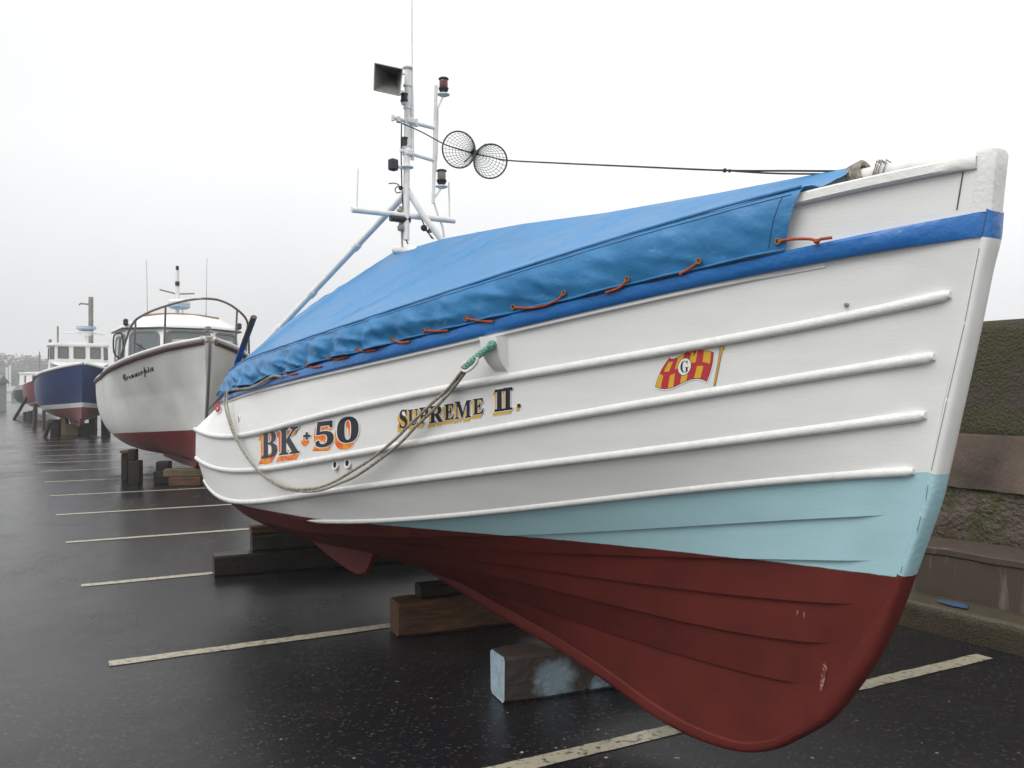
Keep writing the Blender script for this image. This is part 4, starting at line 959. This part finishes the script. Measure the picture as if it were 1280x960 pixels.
class Hull:
    def __init__(s, L, B, zs, zk, rake, um=.5, p=2.2, bt=.8, full=(1.15, .42), kn=0.0, vk=.62):
        s.fullness = .96; s.nf = 3.4; s.L, s.B, s.zs, s.zk, s.rake, s.um, s.p, s.bt, s.full, s.kn, s.vk = L, B, zs, zk, rake, um, p, bt, full, kn, vk
    def b(s, u):
        if u < s.um: return s.B*(1-(1-u/s.um)**s.p)
        return s.B*(1-(1-s.bt)*((u-s.um)/(1-s.um))**2)
    def P(s, u, v, side=1, e=0):
        st = s.rake*(1-v)**1.4; t = st+(s.L-st)*u
        zs = np.interp(t, [q[0] for q in s.zs], [q[1] for q in s.zs]); zk = np.interp(t, [q[0] for q in s.zk], [q[1] for q in s.zk])
        ex = s.full[0]+(s.full[1]-s.full[0])*sstep(u/s.um)
        b_a = v**ex; b_f = (1-(1-v)**s.nf)**(1/s.nf) if v > 0 else 0; kk = sstep(u/s.um*1.05)*s.fullness; b = s.b(u)*(b_a*(1-kk)+b_f*kk); fw = math.exp(-((u-.18)/.2)**2)*s.kn
        b += fw*max(0, v-s.vk)/(1-s.vk)*.10
        return Vector((t, side*(max(b, 0)+.03+e), zk+(zs-zk)*v))
def make_hull(H_, par, mt, name='hull', nu=64, nv=26):
    m = MB()
    us = [(i/nu)**1.25 for i in range(nu+1)]
    for sd_ in (1, -1):
        rows = [[H_.P(u, 1-j/nv, sd_) for j in range(nv+1)] for u in us]; m.grid(rows, flip=sd_ < 0)
        if sd_ > 0: R_ = rows
        else: Lr = rows
    m.grid([[a, b] for a, b in zip([r[-1] for r in R_], [r[-1] for r in Lr])])           # keel flat
    m.grid([[a, b] for a, b in zip(R_[0], Lr[0])], flip=True)                              # stem face
    m.grid([[a, b] for a, b in zip(R_[-1], Lr[-1])])                                       # transom
    o = m.build(name, mt, par, angle=24)
    m = MB(); m.grid([[a-Vector((0, 0, .06)), b-Vector((0, 0, .06))] for a, b in zip([r[0] for r in R_], [r[0] for r in Lr])], flip=True); m.build('deck', M['gel_grey'], par)
    return o
def rail_strip(H_, par, mt, name, v, r, u0=0, u1=1, flat=1):
    for sd_ in (1, -1):
        m = MB(); m.tube([H_.P(u0+(u1-u0)*(i/60)**1.25, v, sd_) for i in range(61)], r, 8); m.build(name, mt, par)
M['gel_grey'] = mat('grey_gelcoat', (.52, .53, .52), .4, (.40, .41, .40), 3, .6)
M['gel_white'] = mat('white_gelcoat', (.76, .77, .76), .3, (.64, .65, .64), 2, .5)
M['brown_rail'] = mat('brown_rubbing_rail', (.075, .04, .04), .45)
M['glass'] = mat('dark_window_glass', (.09, .11, .115), .08, spec=.8)
M['glass2'] = mat('curtained_window_glass', (.13, .12, .10), .15, spec=.8)
M['seal'] = mat('grey_window_seal', (.12, .13, .14), .5)
M['radar_blue'] = mat('pale_blue_radar', (.20, .36, .50), .4, (.5, .55, .6), 6, .6)
M['wood'] = mat('varnished_wood', (.28, .17, .08), .4, (.2, .12, .06), 6, .6)
def window(par, a, b, c, d, out, glass, rr=.18, fr=.045):
    # a b c d corners: lower-left, lower-right, upper-right, upper-left
    def rp(u, v): return a*(1-u)*(1-v)+b*u*(1-v)+c*u*v+d*(1-u)*v
    def loop(ins):
        P_ = []
        for cx, cy, a0 in ((1-rr, rr, -90), (1-rr, 1-rr, 0), (rr, 1-rr, 90), (rr, rr, 180)):
            for k in range(5):
                th = math.radians(a0+22.5*k); P_.append((cx+rr*math.cos(th), cy+rr*math.sin(th)))
        wd, ht = (b-a).length, (d-a).length
        return [rp(.5+(u-.5)*(1-2*ins/wd), .5+(v-.5)*(1-2*ins/ht)) for u, v in P_]
    o_ = loop(0); i_ = loop(fr); m = MB(); n = len(o_)
    m.grid([[p+out*.003 for p in o_], [p+out*.02 for p in loop(.006)], [p+out*.02 for p in loop(fr-.006)], [p+out*.008 for p in i_]], 0, True)
    f = m.build('window', M['seal'], par, angle=30)
    m = MB(); m.add([p+out*.010 for p in i_], [list(range(n))]); m.build('pane', glass, f, smooth=False)
def cabin(par, plan, z0, z1, inset, wins, mt, glass, rr=.18):
    # plan: [(t, s)] going from port-aft round the front to starboard-aft; closed at the back
    n = len(plan); cx = sum(p[0] for p in plan)/n
    bot = [Vector((t, s, z0)) for t, s in plan]; top = [Vector((t+(inset[0] if t < cx else -.02), s*(1-inset[1]), z1)) for t, s in plan]
    m = MB(); m.grid([bot, top], 0, True); wall = m.build('cabin', mt, par, smooth=False)
    me = wall.data
    for k, u0, u1, v0, v1 in wins:
        a, b, c, d = bot[k], bot[(k+1) % n], top[(k+1) % n], top[k]
        def rp(u, v): return a*(1-u)*(1-v)+b*u*(1-v)+c*u*v+d*(1-u)*v
        out = (b-a).cross(d-a).normalized(); cen = sum(bot, Vector())/n
        if out.dot((a+b)/2-cen) < 0: out = -out
        window(wall, rp(u0, v0), rp(u1, v0), rp(u1, v1), rp(u0, v1), out, glass, rr)
    return wall, bot, top
def roof(par, top, over, crown, th, mt, name='roof'):
    n = len(top); c = sum(top, Vector())/n; m = MB(); rows = []
    for f_, dz in ((1.0, 0), (1+over, 0), (1+over, th), (1+over*.6, th+.03), (.7, th+crown*.75), (.35, th+crown), (.0, th+crown*1.05)):
        rows.append([Vector((c.x+(p.x-c.x)*f_, c.y+(p.y-c.y)*f_, p.z+dz)) for p in top])
    m.grid(rows, 0, True); return m.build(name, mt, par, angle=40)

RA, RN = Vector((-.5, .866)), Vector((-.866, -.5))
def boat_at(name, px, D, label, cat='boat', group='laid up boats in the row behind the coble'):
    o = empty(name, ((px-640)/F*D, D, 0), math.atan2(.866, -.5)); tag(o, label, cat, group); return o
def spx(o, p):
    w = Matrix.Rotation(o.rotation_euler.z, 3, 'Z') @ p + o.location; return 640+F*w.x/w.y, 490-F*(w.z-H)/w.y
# --- the white cabin boat
cb = boat_at('cabin_cruiser', 262, 14, 'white motor boat with brown rail and arched bow rail, just behind the coble')
HC = Hull(7.6, 1.25, [(0, 2.44), (.3, 2.39), (.6, 2.345), (1, 2.26), (1.5, 2.165), (2, 2.08), (2.5, 2.02), (3, 1.965), (3.65, 1.91), (5.5, 1.86), (7.6, 1.86)], [(0, .40), (.7, .34), (1.5, .38), (3, .44), (5, .52), (7.6, .80)], .55, .48, 2.3, .85, (1.1, .36), 1.3, .66)
M['cruiser'] = band_mat('grey_white_over_red', [(0, (.17, .03, .03)), (.985, (.70, .70, .67)), (1.0, (.70, .70, .67))], .055)
make_hull(HC, cb, M['cruiser']); rail_strip(HC, cb, M['brown_rail'], 'rubbing_rail', .985, .045)
m = MB()
for sd_ in (1, -1): m.tube([HC.P((i/40)**1.25, 1, sd_)+Vector((0, -.02*sd_, .035)) for i in range(41)], .028, 8)
for sd_ in (1, -1):
    m = MB(); m.tube([HC.P((i/40)**1.25, 1, sd_)+Vector((0, -.02*sd_, .035)) for i in range(41)], .028, 8); m.build('toe_rail', M['gel_white'], cb)
m = MB(); m.tube([HC.P(0, v/20, 0)+Vector((-.025, 0, 0)) for v in range(2, 21)], .022, 6); m.build('stem_band', M['steel'], cb)
m = MB(); m.grid([[Vector((t, s_, z_)) for t, z_ in ((.9, .30), (1.3, .30), (3.0, .30), (5.2, .33))] for s_ in (-.05, .05)]); m = MB()
pr_ = [(.75, .42), (1.0, .30), (2.2, .27), (4.6, .27), (4.7, .50), (4.7, .72), (1.5, .60)]
m.add([Vector((a, -.05, b)) for a, b in pr_]+[Vector((a, .05, b)) for a, b in pr_], [list(range(7)), list(range(7, 14))[::-1]]+[[i, 7+i, 7+(i+1) % 7, (i+1) % 7] for i in range(7)]); m.build('keel', M['red_hull'], cb, smooth=False)
m = MB(); pr_ = [(6.4, .50), (6.5, .34), (6.85, .34), (6.95, .85), (6.5, .85)]
m.add([Vector((a, -.03, b)) for a, b in pr_]+[Vector((a, .03, b)) for a, b in pr_], [list(range(5)), list(range(5, 10))[::-1]]+[[i, 5+i, 5+(i+1) % 5, (i+1) % 5] for i in range(5)]); m.build('rudder', M['red_hull'], cb, smooth=False)
plan = [(3.9, -1.08), (2.2, -1.04), (1.75, -.46), (1.75, .46), (2.2, 1.04), (3.9, 1.08)]
wl_, bot, top = cabin(cb, plan, 1.75, 2.74, (.28, .06), [(0, .08, .44, .42, .92), (0, .54, .92, .42, .92), (1, .08, .93, .36, .96), (2, .04, .96, .42, .97), (3, .07, .92, .36, .96), (4, .08, .46, .42, .92), (4, .56, .92, .42, .92)], M['gel_white'], M['glass'])
rf = roof(cb, top, .07, .26, .05, M['gel_white'])
m = MB(); m.tube([Vector((2.7, s_, 3.065-.06*(s_/.7)**2)) for s_ in (-.68, -.35, 0, .35, .68)], .03, 8); m.build('wooden_batten', M['wood'], rf)
m = MB(); cc_ = sum(top, Vector())/6; m.tube([Vector((cc_.x+(p.x-cc_.x)*1.075, cc_.y+(p.y-cc_.y)*1.075, p.z+.012)) for p in top], .014, 6); m.build('gutter', M['black'], rf)
# half-drawn blind in the nearer corner window
mast2 = MB(); mb_ = Vector((3.2, 0, 0)); mast2.tube([mb_+Vector((0, 0, 3.0)), mb_+Vector((0, 0, 3.85)), mb_+Vector((-.02, 0, 3.98))], [.05, .04, .03], 10); mq = mast2.build('mast', M['white_metal'], cb)
m = MB(); m.lathe([(.0001, .05), (.03, .04), (.03, -.04), (.0001, -.05)], mb_+Vector((-.02, 0, 4.0)), 10); m.build('masthead_lamp', M['black'], mq)
m = MB(); m.tube([mb_+Vector((0, .32, 3.57)), mb_+Vector((0, 0, 3.50)), mb_+Vector((0, -.32, 3.53))], .016, 6); m.build('spreader', M['grey_metal'], mq)
m = MB(); m.lathe([(.0001, .02), (.042, .02), (.042, -.06), (.0001, -.06)], mb_+Vector((-.03, 0, 3.72)), 10); m.build('mast_lamp', M['black'], mq)
rd = MB(); rd.lathe([(.0001, .10), (.16, .09), (.21, .04), (.20, -.0), (.0001, -.01)], mb_+Vector((-.25, 0, 3.28)), 20); ro = rd.build('radar_dome', M['gel_white'], cb)
rd = MB(); rd.lathe([(.19, .0), (.205, -.05), (.15, -.09), (.0001, -.09)], mb_+Vector((-.25, 0, 3.28)), 20); rd.build('radar_base', M['radar_blue'], ro)
m = MB(); m.tube([mb_+Vector((-.25, .06, 3.0)), mb_+Vector((-.25, .06, 3.2))], .014, 6); m.tube([mb_+Vector((-.25, -.06, 3.0)), mb_+Vector((-.25, -.06, 3.2))], .014, 6); m.build('radar_stand', M['white_metal'], ro)
for s_, t_, zt in ((-.42, 2.6, 4.15), (.55, 3.0, 4.1)): m = MB(); m.tube([Vector((t_, s_, 3.0)), Vector((t_, s_*1.02, 3.12)), Vector((t_-.02, s_*1.05, zt))], [.016, .006, .004], 6); m.build('whip_aerial', M['grey_metal'], cb)
for s_ in (1, -1): m = MB(); m.box(Vector((2.4, s_*1.0, 2.86)), (.1, .08, .12), bev=.02); m.build('side_lamp', M['black'], cb)
RL = [(2.3, 1.12, 2.10), (1.75, .98, 2.74), (1.2, .80, 2.93), (.6, .46, 3.06), (.18, .2, 3.11), (.08, 0, 3.12), (.18, -.2, 3.11), (.6, -.50, 3.06), (1.2, -.84, 2.93), (1.75, -1.02, 2.74), (2.3, -1.16, 2.10)]
m = MB(); m.tube(smooth_path([Vector(q) for q in RL], 6), .021, 8); bo = m.build('bow_rail', M['steel'], cb)
for q, z_ in (((.75, .56, 3.04), 2.34), ((.75, -.60, 3.04), 2.34), ((1.55, .93, 2.84), 2.22), ((1.55, -.96, 2.84), 2.22)): m = MB(); m.tube([Vector(q), Vector((q[0]+.15, q[1]*1.0, z_))], .017, 8); m.build('rail_post', M['steel'], bo)
m = MB()
for sd_ in (1, -1): m.box(Vector((.32, sd_*.22, 2.43)), (.75, .16, .07), rz=sd_*.62, bev=.02)
m.box(Vector((.12, 0, 2.48)), (.22, .26, .06), bev=.02); m.build('bow_platform', mat('weathered_ply', (.38, .35, .29), .6, (.25, .23, .19), 6, .6), cb)
m = MB(); m.tube([Vector((.12, 0, 2.50)), Vector((.12, 0, 2.64))], .035, 8); m.tube([Vector((.02, .08, 2.59)), Vector((.22, -.08, 2.59))], .022, 8); m.lathe([(.0001,.04),(.05,.02),(.05,-.02),(.0001,-.04)], Vector((.12, 0, 2.64)), 10); m.build('bollard', M['grey_metal'], cb)
m = MB(); m.tube(smooth_path([Vector((2.1, 1.14, 2.2)), Vector((2.1, 1.22, 2.3)), Vector((2.1, 1.22, 2.58)), Vector((2.1, 1.14, 2.64)), Vector((2.1, 1.08, 2.58)), Vector((2.1, 1.08, 2.25)), Vector((2.1, 1.14, 2.2))], 4), .014, 6); m.build('mirror', M['black'], cb)
m = MB(); q0, q1 = Vector((1.85, .93, 2.48)), Vector((1.72, .62, 2.25)); m.tube([q0, q1], .012, 6); m.build('wiper', M['black'], cb)
# its name in script on the bow
def inv(o, H_, x, y, lo=(.02, .3), hi=(.6, 1)):
    best = None; u0, u1, v0, v1 = .02, .6, .45, 1.0
    for it_ in range(5):
        best = None
        for i in range(13):
            for j in range(13):
                u, v = u0+(u1-u0)*i/12, v0+(v1-v0)*j/12; a, b = spx(o, H_.P(u, v, 1)); d = (a-x)**2+(b-y)**2
                if best is None or d < best[0]: best = (d, u, v)
        du, dv_ = (u1-u0)/6, (v1-v0)/6; u0, u1, v0, v1 = max(.005, best[1]-du), best[1]+du, best[2]-dv_, min(1, best[2]+dv_)
    return best[1], best[2]
S = lambda s: ''.join(chr(0x1D4D0+ord(c)-65) if c.isupper() else chr(0x1D4EA+ord(c)-97) for c in s)
vs, fs = glyph(S('Cornucopia'), .012, 2); X = [v[0] for v in vs]; Y = [v[1] for v in vs]; ax, bx = min(X), max(X)
uvA = inv(cb, HC, 155.5, 476.5); uvB = inv(cb, HC, 193.5, 463.0); uvC = inv(cb, HC, 155.5, 467.0)
m = MB(); m.add([HC.P(uvA[0]+(uvB[0]-uvA[0])*(x-ax)/(bx-ax), uvA[1]+(uvB[1]-uvA[1])*(x-ax)/(bx-ax)+(uvC[1]-uvA[1])*(y/.72), 1, .006) for x, y in vs], fs)
m.build('name_lettering', M['ink'], cb, smooth=False)
# blocks under it
def wblock(px, py, wpx, h, d, mt, label, z0=0, rz=BA, D=None, name='support_block', group='timber supports under the white motor boat', cat='timber block'):
    D = D or H*F/(py-490); x = (px-640)/F*D; w = wpx/F*D
    m = MB(); m.box((0, 0, h/2), (w, d, h), bev=.012); o = m.build(name, mt, smooth=True, angle=30); o.location = (x, D+d/2, z0); o.rotation_euler = (0, 0, rz*.5); tag(o, label, cat, group); return o
D1 = H*F/110
wblock(153.5, 600, 8, .50, .25, M['timber_dark'], 'tall dark timber post, leftmost under the white motor boat', D=15.4)
wblock(165, 606, 13, .40, .3, M['timber_dark'], 'thick dark block below the rudder of the white motor boat', D=14.95)
wblock(162.5, 606, 9, .20, .25, M['timber_dark'], 'upper dark block on the thick one below the rudder of the white motor boat', z0=.401, D=15.0)
wblock(156, 606, 14, .05, .3, M['timber'], 'brown plank laid flat on the tall dark post', z0=.51, D=15.35, rz=.1)
wblock(200, 605, 20, .22, .3, M['timber_dark'], 'lower black block left of the keel under the white motor boat', D=15.0)
wblock(201, 605, 16, .16, .28, M['timber_dark'], 'upper black block left of the keel under the white motor boat', z0=.221, D=15.05)
wblock(228, 608, 38, .15, .35, M['timber'], 'round ended brown baulk at the bottom under the white boat keel', D=14.7)
wblock(226, 605, 46, .13, .3, mat('yellowish_timber', (.13, .095, .045), .5, (.06, .045, .025), 5, .8), 'yellowish baulk carrying the keel of the white motor boat', z0=.151, D=14.75)
# --- the dark blue boat
bb = boat_at('wheelhouse_boat', 104, 27, 'dark blue hulled boat with white boot stripe and three window white wheelhouse')
HB = Hull(8.5, 1.24, [(0, 2.50), (1.2, 2.32), (2.4, 2.17), (3.2, 2.08), (4.2, 2.0), (8.5, 1.95)], [(0, .62), (.6, .56), (2, .66), (4, .80), (8.5, .95)], .35, .42, 2.6, .9, (.9, .38))
M['blueboat'] = band_mat('navy_white_red_bands', [(0, (.16, .035, .035)), (1.14, (.62, .64, .64)), (1.28, (.010, .030, .12))], .05)
make_hull(HB, bb, M['blueboat']); rail_strip(HB, bb, M['gel_white'], 'toe_rail', 1.0, .05, 0, .3); rail_strip(HB, bb, M['black'], 'rubbing_rail', .99, .05, .3, 1)
m = MB(); pr_ = [(.35, .75), (.5, .50), (3, .46), (6.5, .46), (6.5, .95), (1, .85)]
m.add([Vector((a, -.06, b)) for a, b in pr_]+[Vector((a, .06, b)) for a, b in pr_], [list(range(6)), list(range(6, 12))[::-1]]+[[i, 6+i, 6+(i+1) % 6, (i+1) % 6] for i in range(6)]); m.build('keel', M['red_hull'], bb, smooth=False)
plan = [(3.1, -.88), (1.95, -.88), (1.7, -.72), (1.7, .72), (1.95, .88), (3.1, .88)]
wl_, bot, top = cabin(bb, plan, 2.0, 3.12, (.06, .02), [(0, .1, .45, .6, .96), (0, .55, .9, .6, .96), (1, .12, .88, .6, .96), (2, .05, .28, .62, .97), (2, .375, .625, .62, .97), (2, .72, .95, .62, .97), (3, .12, .88, .6, .96), (4, .1, .45, .6, .96), (4, .55, .9, .6, .96)], M['gel_white'], M['glass2'], .08)
rf = roof(bb, top, .07, .06, .06, M['gel_white'])
m = MB(); m.grid([[Vector((t, s_*w_, z_)) for s_ in (1.0, .6, 0, -.6, -1.0)] for t, w_, z_ in ((.4, .30, 2.36), (.9, .66, 2.44), (1.4, .82, 2.52), (1.69, .86, 2.58), (1.70, .86, 2.0))], flip=True); m.build('coach_roof', M['gel_white'], bb)
m = MB(); m.tube([Vector((4.75, -.55, 1.9)), Vector((4.75, -.55, 5.05))], .085, 10); m.build('exhaust_pipe', M['grey_metal'], bb)
m = MB(); m.tube([Vector((4.75, -.5, 4.78)), Vector((4.75, -.22, 4.80)), Vector((4.75, -.16, 4.74))], .03, 6); m.build('bracket', M['grey_metal'], bb)
m = MB(); m.tube([Vector((2.6, .6, 3.18)), Vector((2.6, .6, 3.8))], .03, 8); m.build('whip_aerial', M['grey_metal'], bb)
m = MB(); m.tube([Vector((2.6, .5, 3.60)), Vector((2.6, -.85, 3.58))], .03, 8); m.tube([Vector((2.6, -.25, 3.15)), Vector((2.6, -.25, 3.55))], .05, 8); go = m.build('gantry', M['white_metal'], bb)
m = MB(); m.lathe([(.0001,.10),(.30,.08),(.32,.0),(.20,-.06),(.0001,-.08)], Vector((2.5, -.25, 3.74)), 18); m.build('radar_dome', M['radar_blue'], go)
m = MB(); m.lathe([(.22,-.08),(.16,-.22),(.0001,-.26)], Vector((2.5, -.25, 3.74)), 14); m.build('radar_base', M['gel_white'], go)
m = MB(); m.tube([Vector((3.4, .8, 2.0)), Vector((3.4, .8, 3.4))], .05, 8); m.build('post', M['grey_metal'], bb)
# covered bundle on the far bow
m = MB(); rows = []
for i in range(13):
    a = i/12; r_ = .30*math.sin(math.pi*min(1, a*.92+.08))**.5; c = Vector((1.2+1.7*a, -1.28-.32*a, 2.28-.02*a)); rows.append([c+Vector((0, math.cos(2*math.pi*k/14)*r_*.8, math.sin(2*math.pi*k/14)*r_*(1.15 if math.sin(2*math.pi*k/14) > 0 else .85)))+Vector((0, 0, .03*noise.noise(Vector((a*4, k, 1))))) for k in range(14)])
m.grid(rows, 0, True); o = m.build('covered_bundle', mat('stone_canvas', (.25, .235, .20), .8, (.18, .17, .15), 5, .7), smooth=True); o.location = bb.location; o.rotation_euler = bb.rotation_euler
tag(o, 'stone coloured canvas bundle hung on the far bow of the dark blue boat', 'bundle')
# props and blocks below
def prop(x0, y0, D0, x1, y1, D1, r_, mt, label, group='props and posts shoring the far boats'):
    p0 = Vector(((x0-640)/F*D0, D0, 0)); p1 = at(x1, y1, D1); m = MB(); m.tube([Vector((0, 0, 0)), p1-p0], r_, 8); o = m.build('shore_prop', mt); o.location = p0; tag(o, label, 'prop', group); return o
M['prop'] = mat('weathered_prop', (.11, .08, .055), .6, (.06, .05, .04), 5, .7)
prop(56, 547, 30.3, 63, 526, 29.6, .075, M['prop'], 'raking brown prop against the dark blue hull, nearest the camera')
m_ = prop(43, 537, 36.7, 44.5, 503, 36.2, .085, M['prop'], 'upright dark prop standing behind the left side of the blue boat')
prop(55, 536, 37, 55, 512, 36.8, .07, M['prop'], 'pale upright post half hidden below the blue hull')
prop(17.5, 524.5, 50, 33.5, 497, 47.5, .09, M['timber_dark'], 'long dark raking prop leaning on the red boat')
for px, y, w_, h, lab, mt in ((66, 545, 9, .62, 'dark leg block left of centre under the blue boat', M['timber_dark']), (77, 541, 7, .78, 'yellow stained post under the blue boat', mat('yellow_timber', (.20, .15, .05), .6)), (88, 542, 16, .42, 'broad yellowish block stack under the blue boat keel', mat('ochre_timber', (.14, .11, .05), .6)), (104, 541, 10, .44, 'dark block right of the keel under the blue boat', M['timber_dark']), (113, 541, 7, .75, 'dark upright block on the right under the blue boat', M['timber_dark']), (129, 546, 8, .72, 'mossy upright timber at the right edge of the blue boat', M['moss_wood'])):
    wblock(px, y, w_, h, .4, mt, lab, D=30.6 if y > 544 else 32, group='timber supports under the blue boat')
# --- red boat and the dark boat beyond
rb = boat_at('red_boat', 60, 46, 'small red hulled boat with white cabin, left of the blue boat')
HR = Hull(7.5, 1.12, [(0, 2.35), (2, 2.05), (4, 1.9), (7.5, 1.85)], [(0, .7), (1, .62), (7.5, .9)], .4, .42, 2.4, .9, (.9, .4))
M['redboat'] = band_mat('red_white_bands', [(0, (.16, .03, .03)), (.98, (.55, .56, .56)), (1.06, (.22, .045, .05))], .03)
make_hull(HR, rb, M['redboat'], nu=30, nv=12)
wl_, bot, top = cabin(rb, [(5.2, -1.0), (3.2, -1.0), (2.9, -.8), (2.9, .8), (3.2, 1.0), (5.2, 1.0)], 1.9, 2.62, (.1, .03), [(2, .06, .46, .3, .88), (2, .54, .94, .3, .88), (4, .1, .45, .3, .88), (4, .55, .9, .3, .88)], M['gel_white'], M['glass'], .1)
roof(rb, top, .06, .07, .06, M['gel_white'])
m = MB(); m.tube([Vector((4, .3, 2.7)), Vector((4, .3, 3.9))], .035, 6); m.tube([Vector((4, .0, 3.35)), Vector((4, .6, 3.35))], .02, 6); m.lathe([(.0001,.1),(.07,.06),(.07,-.06),(.0001,-.1)], Vector((4, .3, 3.62)), 8); m.build('mast', M['grey_metal'], rb)
db = boat_at('dark_boat', 47, 60, 'dark grey hulled boat with tall white wheelhouse, farthest in the row')
HD = Hull(9, 1.45, [(0, 2.3), (3, 1.85), (9, 1.8)], [(0, .6), (1, .6), (9, .9)], .6, .42, 2.4, .9, (.9, .4))
M['darkboat'] = band_mat('charcoal_bands', [(0, (.10, .04, .04)), (.85, (.07, .08, .09)), (1.8, (.6, .61, .6))], .03)
make_hull(HD, db, M['darkboat'], nu=30, nv=12)
wl_, bot, top = cabin(db, [(5.6, -1.1), (2.8, -1.1), (2.5, -.9), (2.5, .9), (2.8, 1.1), (5.6, 1.1)], 1.8, 2.9, (.1, .03), [(2, .06, .46, .4, .88), (2, .54, .94, .4, .88), (4, .1, .45, .4, .88), (4, .55, .9, .4, .88)], M['gel_white'], M['glass'], .1)
roof(db, top, .06, .05, .07, M['gel_white'])
for k, (px, h, r_) in enumerate(((30, .5, .2), (36, .55, .18), (41, .6, .2))): wblock(px, 520, 4, h, .4, M['timber_dark'], ('small dark block on the left under the red boat', 'small dark block in the middle under the red boat', 'small dark block on the right under the red boat')[k], D=48, group='timber supports under the red boat')

# ------------------------------------------------------------------ far side of the harbour
M['hill'] = mat('hillside', (.05, .055, .035), .9, (.07, .07, .045), .05, .8)
def hill_h(px):                                  # crest height in metres against bearing
    return float(np.interp(px, [-420, -200, -60, 0, 40, 80, 130, 200], [15, 12, 9.5, 7.8, 7.0, 5.2, 3.0, -1]))
m = MB(); rows = []
for i in range(70):
    px = -420+9*i; k = (px-640)/F; row = []
    for j, (D, f_) in enumerate(((235, -.08), (262, .25), (290, .62), (318, .9), (340, 1.0), (375, .9))):
        row.append(Vector((max(-345, k*D), D, 1.75*hill_h(px)*f_+.5*noise.noise(Vector((px*.03, j, 0))) if j else -.4)))
    rows.append(row)
m.grid(rows, flip=True); o = m.build('hillside', M['hill']); tag(o, kind='structure')
M['leaf_far'] = mat('far_foliage', (.045, .055, .03), .9, (.08, .085, .05), .4, .8)
rnd = random.Random(4); m = MB()
for i in range(520):
    px = rnd.uniform(-120, 185); D = rnd.uniform(255, 342); k = (px-640)/F; f_ = np.interp(D, [235, 262, 290, 318, 340], [-.08, .25, .62, .9, 1]); z0 = 1.75*hill_h(px)*f_
    r_ = rnd.uniform(.8, 2.4)
    if hill_h(px) < 2.5 or k*D < -335: continue
    for q in range(34):
        d = Vector((rnd.gauss(0, 1), rnd.gauss(0, 1), rnd.gauss(0, 1))).normalized()*r_*rnd.uniform(.5, 1); c = Vector((k*D, D, z0+r_*.9))+d
        e = Vector((rnd.gauss(0, 1), rnd.gauss(0, 1), rnd.gauss(0, 1))).normalized(); g_ = e.orthogonal().normalized(); s_ = r_*.22
        m.add([c+e*s_, c-e*s_*.5+g_*s_, c-e*s_*.5-g_*s_], [[0, 1, 2]])
o = m.build('far_wood', M['leaf_far'], smooth=False); tag(o, 'misty scrub and trees covering the low hill across the harbour', 'wood', kind='stuff')
# quay hut and sheds
def shed(px0, px1, D, zt, ridge_, depth, col, label, rcol=(.16, .17, .18)):
    x0, x1 = (px0-640)/F*D, (px1-640)/F*D; w = x1-x0; o = empty('shed', ((x0+x1)/2, D, 0)); tag(o, label, 'shed', 'sheds along the far quay')
    m = MB(); m.box((0, depth/2, zt/2), (w, depth, zt)); m.build('wall', mat('shed_wall', col, .8, tuple(c*.8 for c in col), .8, .6), o, smooth=False)
    m = MB(); a, b = w/2+.2, depth+.2
    m.add([(-a, -.2, zt-.02), (a, -.2, zt-.02), (a, b, zt-.02), (-a, b, zt-.02), (-a, depth/2, ridge_), (a, depth/2, ridge_)], [[0, 1, 5, 4], [2, 3, 4, 5], [1, 2, 5], [3, 0, 4], [3, 2, 1, 0]]); m.build('roof', mat('shed_roof', rcol, .7), o, smooth=False)
    for k in range(2):
        m = MB(); m.box((w*(-.25+.5*k), -.02, zt*.55), (w*.16, .05, zt*.35)); m.build('window', M['glass'], o, smooth=False)
    return o
shed(-60, -5, 72, 2.35, 3.0, 1.5, (.24, .27, .26), 'grey green quay hut at the left edge of the car park')
shed(-30, 15, 150, 1.7, 2.6, 3, (.6, .61, .61), 'long low pale shed beyond the quay hut', (.30, .31, .32))
shed(14, 24, 130, 1.5, 2.0, 2, (.20, .21, .21), 'small dark shed between the pale shed and the boats')
for px, y0, y1, D in ((8.5, 459, 475, 160), (12.5, 457, 472, 164)):
    m = MB(); m.tube([Vector((0, 0, 0)), Vector((0, 0, at(px, y0, D).z))], .22, 6); o = m.build('white_post', M['gel_white']); o.location = ((px-640)/F*D, D, 0); tag(o, 'tall white post by the sheds, %s of the pair' % ('left' if px < 10 else 'right'), 'post', 'white posts across the quay')
# ------------------------------------------------------------------ sea fog
hz = bpy.data.materials.new('haze'); hz.use_nodes = True; N, Lk = hz.node_tree.nodes, hz.node_tree.links
for n in list(N): N.remove(n)
ou = N.new('ShaderNodeOutputMaterial'); pv = N.new('ShaderNodeVolumePrincipled'); pv.inputs['Color'].default_value = (.97, .98, 1, 1); pv.inputs['Density'].default_value = .0016; pv.inputs['Anisotropy'].default_value = .2
Lk.new(pv.outputs[0], ou.inputs['Volume'])
m = MB(); m.box((-125, 185, 13), (460, 420, 28.6)); o = m.build('haze', hz, smooth=False); tag(o, kind='stuff')
